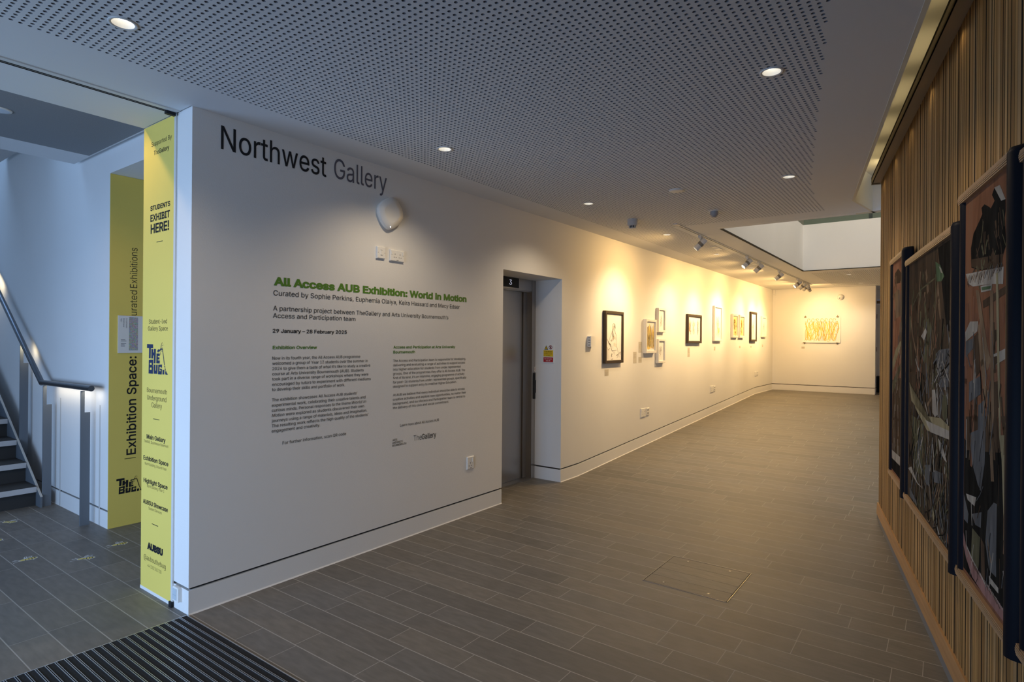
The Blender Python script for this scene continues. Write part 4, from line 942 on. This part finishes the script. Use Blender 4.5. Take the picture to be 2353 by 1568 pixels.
CLIP = mat('dark_brass_clip', (.20, .15, .07), .35, .7)
for cy, cz_, dn in ((2.500, 2.038, 1), (1.872, 2.036, 1), (2.515, 1.466, -1), (1.875, 1.462, -1)):
    m_ = MB(); m_.box(XF-.024, XF-.004, cy-.022, cy+.022, min(cz_-.012*dn, cz_+.006*dn), max(cz_-.012*dn, cz_+.006*dn)); m_.tube([(XF-.014, cy, cz_+.004*dn), (XF-.010, cy, cz_+.028*dn)], .006, 8); m_.build('clip', CLIP, t)
t = thing('caption_label', (XF, 2.54, 1.333), 'small caption label on the far wall below the scribbled paper', 'label', 'caption labels on the gallery wall')
m_ = MB(); m_.box(XF-.0015, XF-.0002, 2.511, 2.577, 1.333, 1.380); m_.build('card', CLEARL, t)
m_ = MB()
for k in range(4): m_.box(XF-.0022, XF-.0015, 2.522, 2.565, 1.341+k*.009, 1.344+k*.009)
m_.build('print', INKP, t)
t = thing('dome_camera', (XF, 1.82, 2.45), 'white dome camera high on the far wall', 'camera')
m_ = MB(); m_.lathe((XF, 1.815, 2.45), [(.066, 0), (.066, .015), (.058, .028)], 28, axis=(-1, 0, 0)); m_.build('base', WHITEP, t)
m_ = MB(); m_.lathe((XF-.026, 1.815, 2.45), [(.058, 0), (.050, .022), (.030, .040), (.001, .046)], 28, axis=(-1, 0, 0)); m_.build('dome', WHITEP, t)
m_ = MB(); m_.lathe((XF-.058, 1.825, 2.428), [(.012, 0), (.010, .012)], 16, axis=(-1, .1, -.3), cap1=True); tag(m_.build('lens', BLACK, t), 'black lens')
t = thing('corner_sensor', (XF, 3.157, 2.545), 'small white sensor box in the top corner of the far wall', 'sensor')
m_ = MB(); m_.box(XF-.045, XF, 3.128, 3.176, 2.535, 2.662); m_.build('case', WHITEP, t)
m_ = MB(); m_.box(XF-.0465, XF-.045, 3.134, 3.170, 2.585, 2.640); m_.lathe((XF-.045, 3.148, 2.562), [(.006, 0), (.005, .002)], 10, axis=(-1, 0, 0), cap1=True, mi=1); m_.build('window', [FRAMEW, GREYP], t)

# door and black bin in the passage beside the far wall
dr = MB(); dr.box(15.48, 15.52, .62, 1.245, .40, 2.34); d1 = tag(dr.build('door_1', WHITEP), kind='structure')
m_ = MB()
for z in (.62, 1.28, 2.02): m_.box(15.465, 15.50, 1.232, 1.262, z, z+.10)
m_.build('door_hinge', STEELD, d1)
m_ = MB(); m_.lathe((15.46, 1.165, 1.12), [(.012, 0), (.012, .05)], 10, axis=(-1, 0, 0), cap1=True); m_.build('door_handle', STEELD, d1)
m_ = MB(); m_.box(15.46, 15.6, 1.262, 1.30, .392, 2.40); m_.box(15.46, 15.6, .5, 1.30, 2.36, 2.42); struct('trim_4', m_, mat('brown_door_frame', (.16, .11, .07), .6))
t = thing('waste_bin', (15.15, 1.14, .392), 'black bin at the foot of the far doorway', 'bin')
m_ = MB(); m_.lathe((15.15, 1.14, .393), [(.10, 0), (.115, .30), (.118, .31)], 20, cap0=True); m_.build('bucket', BLACK, t)
m_ = MB(); m_.lathe((15.15, 1.14, .703), [(.120, 0), (.110, .03), (.06, .05), (.001, .055)], 20); m_.build('lid', BLACK, t)

# ---------------------------------------------------------------- large paintings on the slatted wall
def artmat(name, cols, sc_):
    m = bpy.data.materials.new(name); m.use_nodes = True; nt = m.node_tree; b = nt.nodes['Principled BSDF']; b.inputs['Roughness'].default_value = .85; b.inputs['Specular IOR Level'].default_value = 0.
    tc = nt.nodes.new('ShaderNodeTexCoord'); mp = nt.nodes.new('ShaderNodeMapping'); mp.inputs['Scale'].default_value = sc_
    n_ = nt.nodes.new('ShaderNodeTexNoise'); n_.inputs['Scale'].default_value = 1; n_.inputs['Detail'].default_value = 8; n_.inputs['Distortion'].default_value = 1.2
    rp = nt.nodes.new('ShaderNodeValToRGB'); e = rp.color_ramp.elements
    e[0].position = .28; e[0].color = (*cols[0], 1); e[1].position = .74; e[1].color = (*cols[-1], 1)
    for k, c_ in enumerate(cols[1:-1]): q = e.new(.28+.46*(k+1)/(len(cols)-1)); q.color = (*c_, 1)
    nt.links.new(tc.outputs['Object'], mp.inputs[0]); nt.links.new(mp.outputs[0], n_.inputs['Vector']); nt.links.new(n_.outputs['Fac'], rp.inputs[0]); nt.links.new(rp.outputs[0], b.inputs['Base Color'])
    return m
def flat(name, c_): return mat(name, c_, .85, spec=0., var=.3, vscale=(26, 26, 7))
PT = [flat('paint_umber', (.085, .058, .038)), flat('paint_rust', (.21, .105, .065)), flat('paint_bone', (.36, .33, .28)), flat('paint_slate', (.125, .125, .125)), flat('paint_olive', (.125, .115, .068)), flat('paint_tan', (.21, .145, .09)), flat('paint_black', (.022, .020, .017)), flat('paint_pink', (.30, .17, .15)), flat('paint_green', (.10, .145, .08)), flat('paint_straw', (.29, .25, .15))]
U, RU, BO, SL, OL, TA, BK, PK, GR, SW = range(1, 11)
RAILM, RIBM = NAVYF, RIBW
def panel(label, s0, s1, z0, z1, bg, art, zr0, zr1):
    """s0 near end (left of camera view is far), s1 far end"""
    o3 = S((s0+s1)/2, 0, z0); t = thing('large_painting', o3, label, 'painting', 'large paintings on the slatted wall')
    def cyl(sa, sb, za_, zb_, nm, pk=.044):                                  # rounded navy side rail, domed top
        m_ = MB(); k = 8; prof = []
        for i in range(k+1):
            a = math.pi*i/k; prof.append(((sa+sb)/2+(sb-sa)/2*math.cos(a), .026+pk*math.sin(a)))
        prof = [(sb, .014)]+prof+[(sa, .014)]
        rg = [[S(a, b, za_) for a, b in prof], [S(a, b, zb_-.022) for a, b in prof], [S((sa+sb)/2+(a-(sa+sb)/2)*.8, .014+(b-.014)*.88, zb_-.006) for a, b in prof], [S((sa+sb)/2+(a-(sa+sb)/2)*.4, .014+(b-.014)*.5, zb_) for a, b in prof]]
        m_.rings(rg, 0, True, True, True); m_.build(nm, RAILM, t)
    cyl(s0, s0+.075, zr0, zr1, 'side_rail'); cyl(s1-.060, s1-.004, z0+.012, z1-.012, 'side_rail', .034)
    for za_, zb_, nm in ((z1-.034, z1, 'top_batten'), (z0, z0+.034, 'bottom_batten')):
        m_ = MB(); k = 6
        for i in range(k):
            a, b = za_+(zb_-za_)*i/k, za_+(zb_-za_)*(i+1)/k; e = .058+.0035*math.sin(math.pi*(i+.5)/k)
            m_.hexa([S(s0+.07, .014, a), S(s1, .014, a), S(s1, e, a), S(s0+.07, e, a), S(s0+.07, .014, b-.0012), S(s1, .014, b-.0012), S(s1, e, b-.0012), S(s0+.07, e, b-.0012)])
        m_.build(nm, RIBM, t)
    a0, a1, b0_, b1 = s1-.058, s0+.073, z0+.034, z1-.034           # u runs far -> near
    m_ = MB(); m_.hexa([S(a1, .014, b0_), S(a0, .014, b0_), S(a0, .047, b0_), S(a1, .047, b0_), S(a1, .014, b1), S(a0, .014, b1), S(a0, .047, b1), S(a1, .047, b1)], 0)
    lay = [0]
    def pf(u, v): return S(a0+(a1-a0)*u, .0474+.000005*lay[0], b0_+(b1-b0_)*v)
    class A_:
        def patch(s, pts, mi): lay[0] += 1; m_.poly([pf(*p) for p in pts], mi)
        def line(s, pts, wd, mi): lay[0] += 1; m_.ribbon([(u*asp, v) for u, v in pts], lambda u, v: pf(u/asp, v), wd, mi)
    asp = (a0-a1)/(b1-b0_)
    art(A_()); m_.build('canvas', [bg]+PT, t)
def strokes(A, r_, n, u0, u1, v0, v1, ln, wd, mis):
    for _ in range(n):
        u, v = r_.uniform(u0, u1), r_.uniform(v0, v1); L = r_.uniform(*ln); tl = r_.uniform(-.12, .12)
        A.line([(u, v), (min(.99, max(.01, u+tl*.5)), max(.01, v-L*.5)), (min(.99, max(.01, u+tl*r_.uniform(.6, 1.4))), max(.01, v-L))], r_.uniform(*wd), r_.choice(mis))
def PP(A, rows):
    for c_, p in rows: A.patch([(min(.99, max(.01, u)), min(.99, max(.01, v))) for u, v in p], c_)
def art_brush(A):
    r_ = random.Random(101)
    PP(A, [(BK, [(0,.36),(.3,.33),(.6,.40),(1,.40),(1,0),(0,0)]), (U, [(.05,.42),(.95,.46),(.95,.38),(.6,.36),(.05,.33)])])
    strokes(A, r_, 26, .05, .95, .44, .74, (.05, .2), (.01, .03), (RU, TA, U, RU))
    PP(A, [(BK, [(.161,.815),(.146,.867),(.21,.901),(.346,.923),(.416,.936),(.395,.953),(.464,.956),(.568,.941),(.596,.935),(.684,.948),(.768,.951),(.881,.933),(.883,.907),(.868,.893),(.9,.832),(.841,.812),(.811,.785),(.35,.80)]),
      (BK, [(.621,.965),(.668,.977),(.802,.936),(.693,.941)]), (BO, [(.668,.978),(.775,.974),(.881,.933),(.802,.936)]), (U, [(.146,.837),(.847,.815),(.807,.788),(.35,.802),(.161,.818)])])
    strokes(A, r_, 34, .22, .84, .80, .93, (.02, .06), (.003, .010), (U, U, OL, BK))
    PP(A, [(BO, [(.018,.804),(.858,.786),(.85,.748),(.595,.757),(.207,.764),(.093,.775)])])
    for k in range(40): u = .05+.78*k/40; A.line([(u, .766+.02*r_.random()), (u+.03, .79+.008*r_.random())], .0035, r_.choice((U, SL, TA, U)))
    PP(A, [(BO, [(.391,.759),(.64,.756),(.629,.741),(.405,.743)]), (GR, [(.41,.755),(.62,.752),(.61,.745),(.42,.747)]), (TA, [(.275,.753),(.354,.75),(.547,.613),(.629,.576),(.551,.549),(.464,.602)]), (U, [(.443,.721),(.919,.743),(.92,.727),(.457,.702)]),
      (BO, [(.617,.587),(.927,.607),(.909,.583),(.696,.565)]), (BO, [(.015,.646),(.144,.674),(.339,.672),(.322,.647),(.031,.621)]), (SL, [(.031,.621),(.31,.635),(.285,.612),(.035,.579)]), (SL, [(.127,.514),(.407,.536),(.41,.491),(.131,.461)]),
      (U, [(.217,.63),(.34,.646),(.393,.546),(.291,.53),(.221,.572)]), (U, [(.636,.644),(.754,.649),(.756,.628),(.671,.613),(.637,.629)]), (U, [(.64,.584),(.758,.588),(.759,.572),(.674,.561)]), (SL, [(.361,.461),(.496,.48),(.526,.395),(.512,.326),(.432,.253),(.36,.264),(.227,.306),(.15,.38),(.354,.40)]), (U, [(.61,.523),(.783,.532),(.767,.451),(.683,.422)]),
      (TA, [(.60,.74),(.66,.74),(.68,.60),(.70,.45),(.66,.40),(.62,.55)]), (SL, [(.012,.209),(.139,.167),(.121,.14),(.017,.141)]), (SL, [(.217,.175),(.452,.203),(.438,.163),(.313,.157)]), (SL, [(.585,.22),(.708,.251),(.767,.253),(.763,.087),(.626,.085),(.541,.141)]), (BO, [(.074,.215),(.326,.228),(.291,.202),(.116,.202)]),
      (OL, [(.239,.141),(.422,.138),(.393,.045),(.206,.055)]), (U, [(.44,.14),(.52,.13),(.54,.05),(.46,.04)]), (SW, [(.714,.777),(.757,.778),(.831,.412),(.898,.416),(.996,.036),(.953,.052),(.85,.36),(.80,.41),(.74,.628)])])
    PP(A, [(PK, [(.007,.106),(.085,.077),(.244,.06),(.428,.046),(.751,.038),(1.,.03),(1.,.006),(.753,.008),(.5,.010),(.248,.016),(.087,.044),(.01,.072)]), (BO, [(.62,.071),(.808,.069),(.809,.057),(.634,.056)])])
    A.line([(.09,.078),(.244,.061),(.428,.047),(.751,.039),(.98,.031)], .006, BO)
    for k in range(14): u = .15+.8*k/14; A.line([(u, .058-.03*u+.006), (u+.12, .05-.03*u)], .003, r_.choice((U, BO, PK)))
    strokes(A, r_, 54, .04, .96, .08, .66, (.03, .12), (.0025, .006), (BK, U, BK, BO, TA, SL))
def art_dark(A):
    r_ = random.Random(202)
    strokes(A, r_, 60, .03, .70, .62, .97, (.05, .2), (.008, .035), (U, U, TA, U, RU, OL))
    PP(A, [(BK, [(.70,.99),(.99,.99),(.99,.66),(.86,.72)])])
    A.line([(.05,.74),(.12,.82),(.30,.87),(.64,.89)], .006, OL); A.line([(.66,.90),(.66,.80),(.56,.68),(.50,.50)], .010, OL); A.line([(.70,.87),(.60,.60),(.52,.40),(.50,.1)], .008, TA)
    PP(A, [(GR, [(.655,.948),(.746,.927),(.821,.882),(.771,.869),(.682,.876)]), (BO, [(.72,.926),(.76,.915),(.79,.895),(.76,.90)]), (BO, [(.921,.733),(.957,.732),(.958,.716),(.922,.717)])])
    strokes(A, r_, 70, .2, .95, .42, .74, (.04, .14), (.005, .016), (TA, U, BK, SL, BO, OL, U))
    PP(A, [(BO, [(.346,.688),(.449,.717),(.489,.703),(.418,.671)]), (SL, [(.676,.622),(.742,.638),(.952,.645),(.954,.599),(.712,.575)]), (SL, [(.695,.568),(.954,.599),(.957,.523),(.748,.511)]), (OL, [(.107,.358),(.425,.354),(.435,.151),(.168,.148)]), (OL, [(.151,.226),(.279,.256),(.326,.137),(.2,.148)])])
    strokes(A, r_, 60, .68, .95, .52, .64, (.02, .08), (.003, .007), (BK, SL, BO, U))
    strokes(A, r_, 150, .03, .97, .02, .44, (.03, .14), (.003, .012), (BK, BK, U, OL, BO, U, SL, TA))
    PP(A, [(SW, [(.038,.493),(.104,.416),(.382,.397),(.542,.392),(.784,.409),(.962,.394),(.964,.356),(.755,.347),(.506,.337),(.226,.394),(.081,.473)]), (BO, [(.465,.371),(.963,.383),(.964,.356),(.582,.339)]), (BO, [(.611,.494),(.674,.498),(.725,.415),(.679,.402),(.622,.412)]), (OL, [(.798,.451),(.827,.49),(.873,.493),(.897,.464),(.893,.419),(.852,.404),(.809,.423)]),
      (BO, [(.736,.337),(.81,.325),(.903,.276),(.854,.279),(.768,.298)]), (SL, [(.458,.201),(.581,.22),(.568,.138),(.48,.139)]), (SL, [(.648,.214),(.8,.228),(.801,.191),(.65,.17)]), (SW, [(.653,.092),(.686,.066),(.662,.033),(.629,.047)]), (SL, [(.769,.121),(.812,.083),(.836,.036),(.784,.055)]), (RU, [(.912,.059),(.983,.022),(.976,.01),(.918,.026)]), (BO, [(.026,.12),(.119,.141),(.287,.105),(.425,.105),(.287,.098)]), (SL, [(.069,.045),(.249,.027),(.292,.005),(.081,.005)])])
    for q_ in (.42, .52, .62, .74, .86): A.line([(q_, .34), (q_+.05, .26), (q_+.04, .16), (q_+.10, .04)], .004, r_.choice((BO, BK, SW)))
    strokes(A, r_, 46, .05, .97, .02, .34, (.04, .12), (.004, .012), (BK, BK, OL, SL, BO, BK))
def art_rust(A):
    r_ = random.Random(303)
    PP(A, [(U, [(.02,.44),(.98,.47),(.98,.01),(.02,.01)]), (U, [(.18,.95),(.451,.963),(.771,.925),(.714,.889),(.257,.898)]), (TA, [(.122,.853),(.397,.869),(.78,.849),(.793,.742),(.278,.734)])])
    strokes(A, r_, 30, .1, .9, .62, .95, (.04, .12), (.005, .018), (TA, U, SL, RU, U))
    PP(A, [(SW, [(0,.527),(.298,.588),(.685,.628),(.784,.616),(.437,.556),(.027,.477)]), (OL, [(.004,.426),(.697,.528),(.701,.497),(.042,.369)])])
    strokes(A, r_, 80, .04, .96, .09, .60, (.04, .14), (.003, .009), (BK, U, OL, TA, BO, U))
    PP(A, [(BO, [(.03,.10),(.95,.112),(.95,.072),(.05,.062)]), (BK, [(.01,.06),(.99,.07),(.99,.01),(.01,.01)])])
panel('narrow rust-brown painting, farthest along the slatted wall', -1.700, -1.082, .590, 2.005, artmat('canvas_rust', [(.16, .08, .05), (.30, .15, .09), (.36, .21, .14)], (14, 14, 2.5)), art_rust, .565, 2.012)
panel('wide dark painting with green lamp shape and tangled tools, middle of the slatted wall', -2.925, -1.715, .575, 1.925, artmat('canvas_dark', [(.05, .042, .03), (.085, .062, .042), (.12, .08, .05)], (14, 14, 2.5)), art_dark, .560, 1.932)
panel('tall painting of a giant dark brush and poles on rust ground, nearest the camera', -3.615, -2.952, .580, 2.012, artmat('canvas_brush', [(.175, .085, .048), (.24, .115, .065), (.21, .13, .085)], (12, 12, 2.0)), art_brush, .565, 2.018)
panel('dark-edged painting cut off by the right edge of the photo', -4.33, -3.645, .60, 1.985, artmat('canvas_edge', [(.02, .02, .02), (.05, .045, .04), (.08, .06, .05)], (12, 12, 2.0)), art_rust, .58, 1.99)
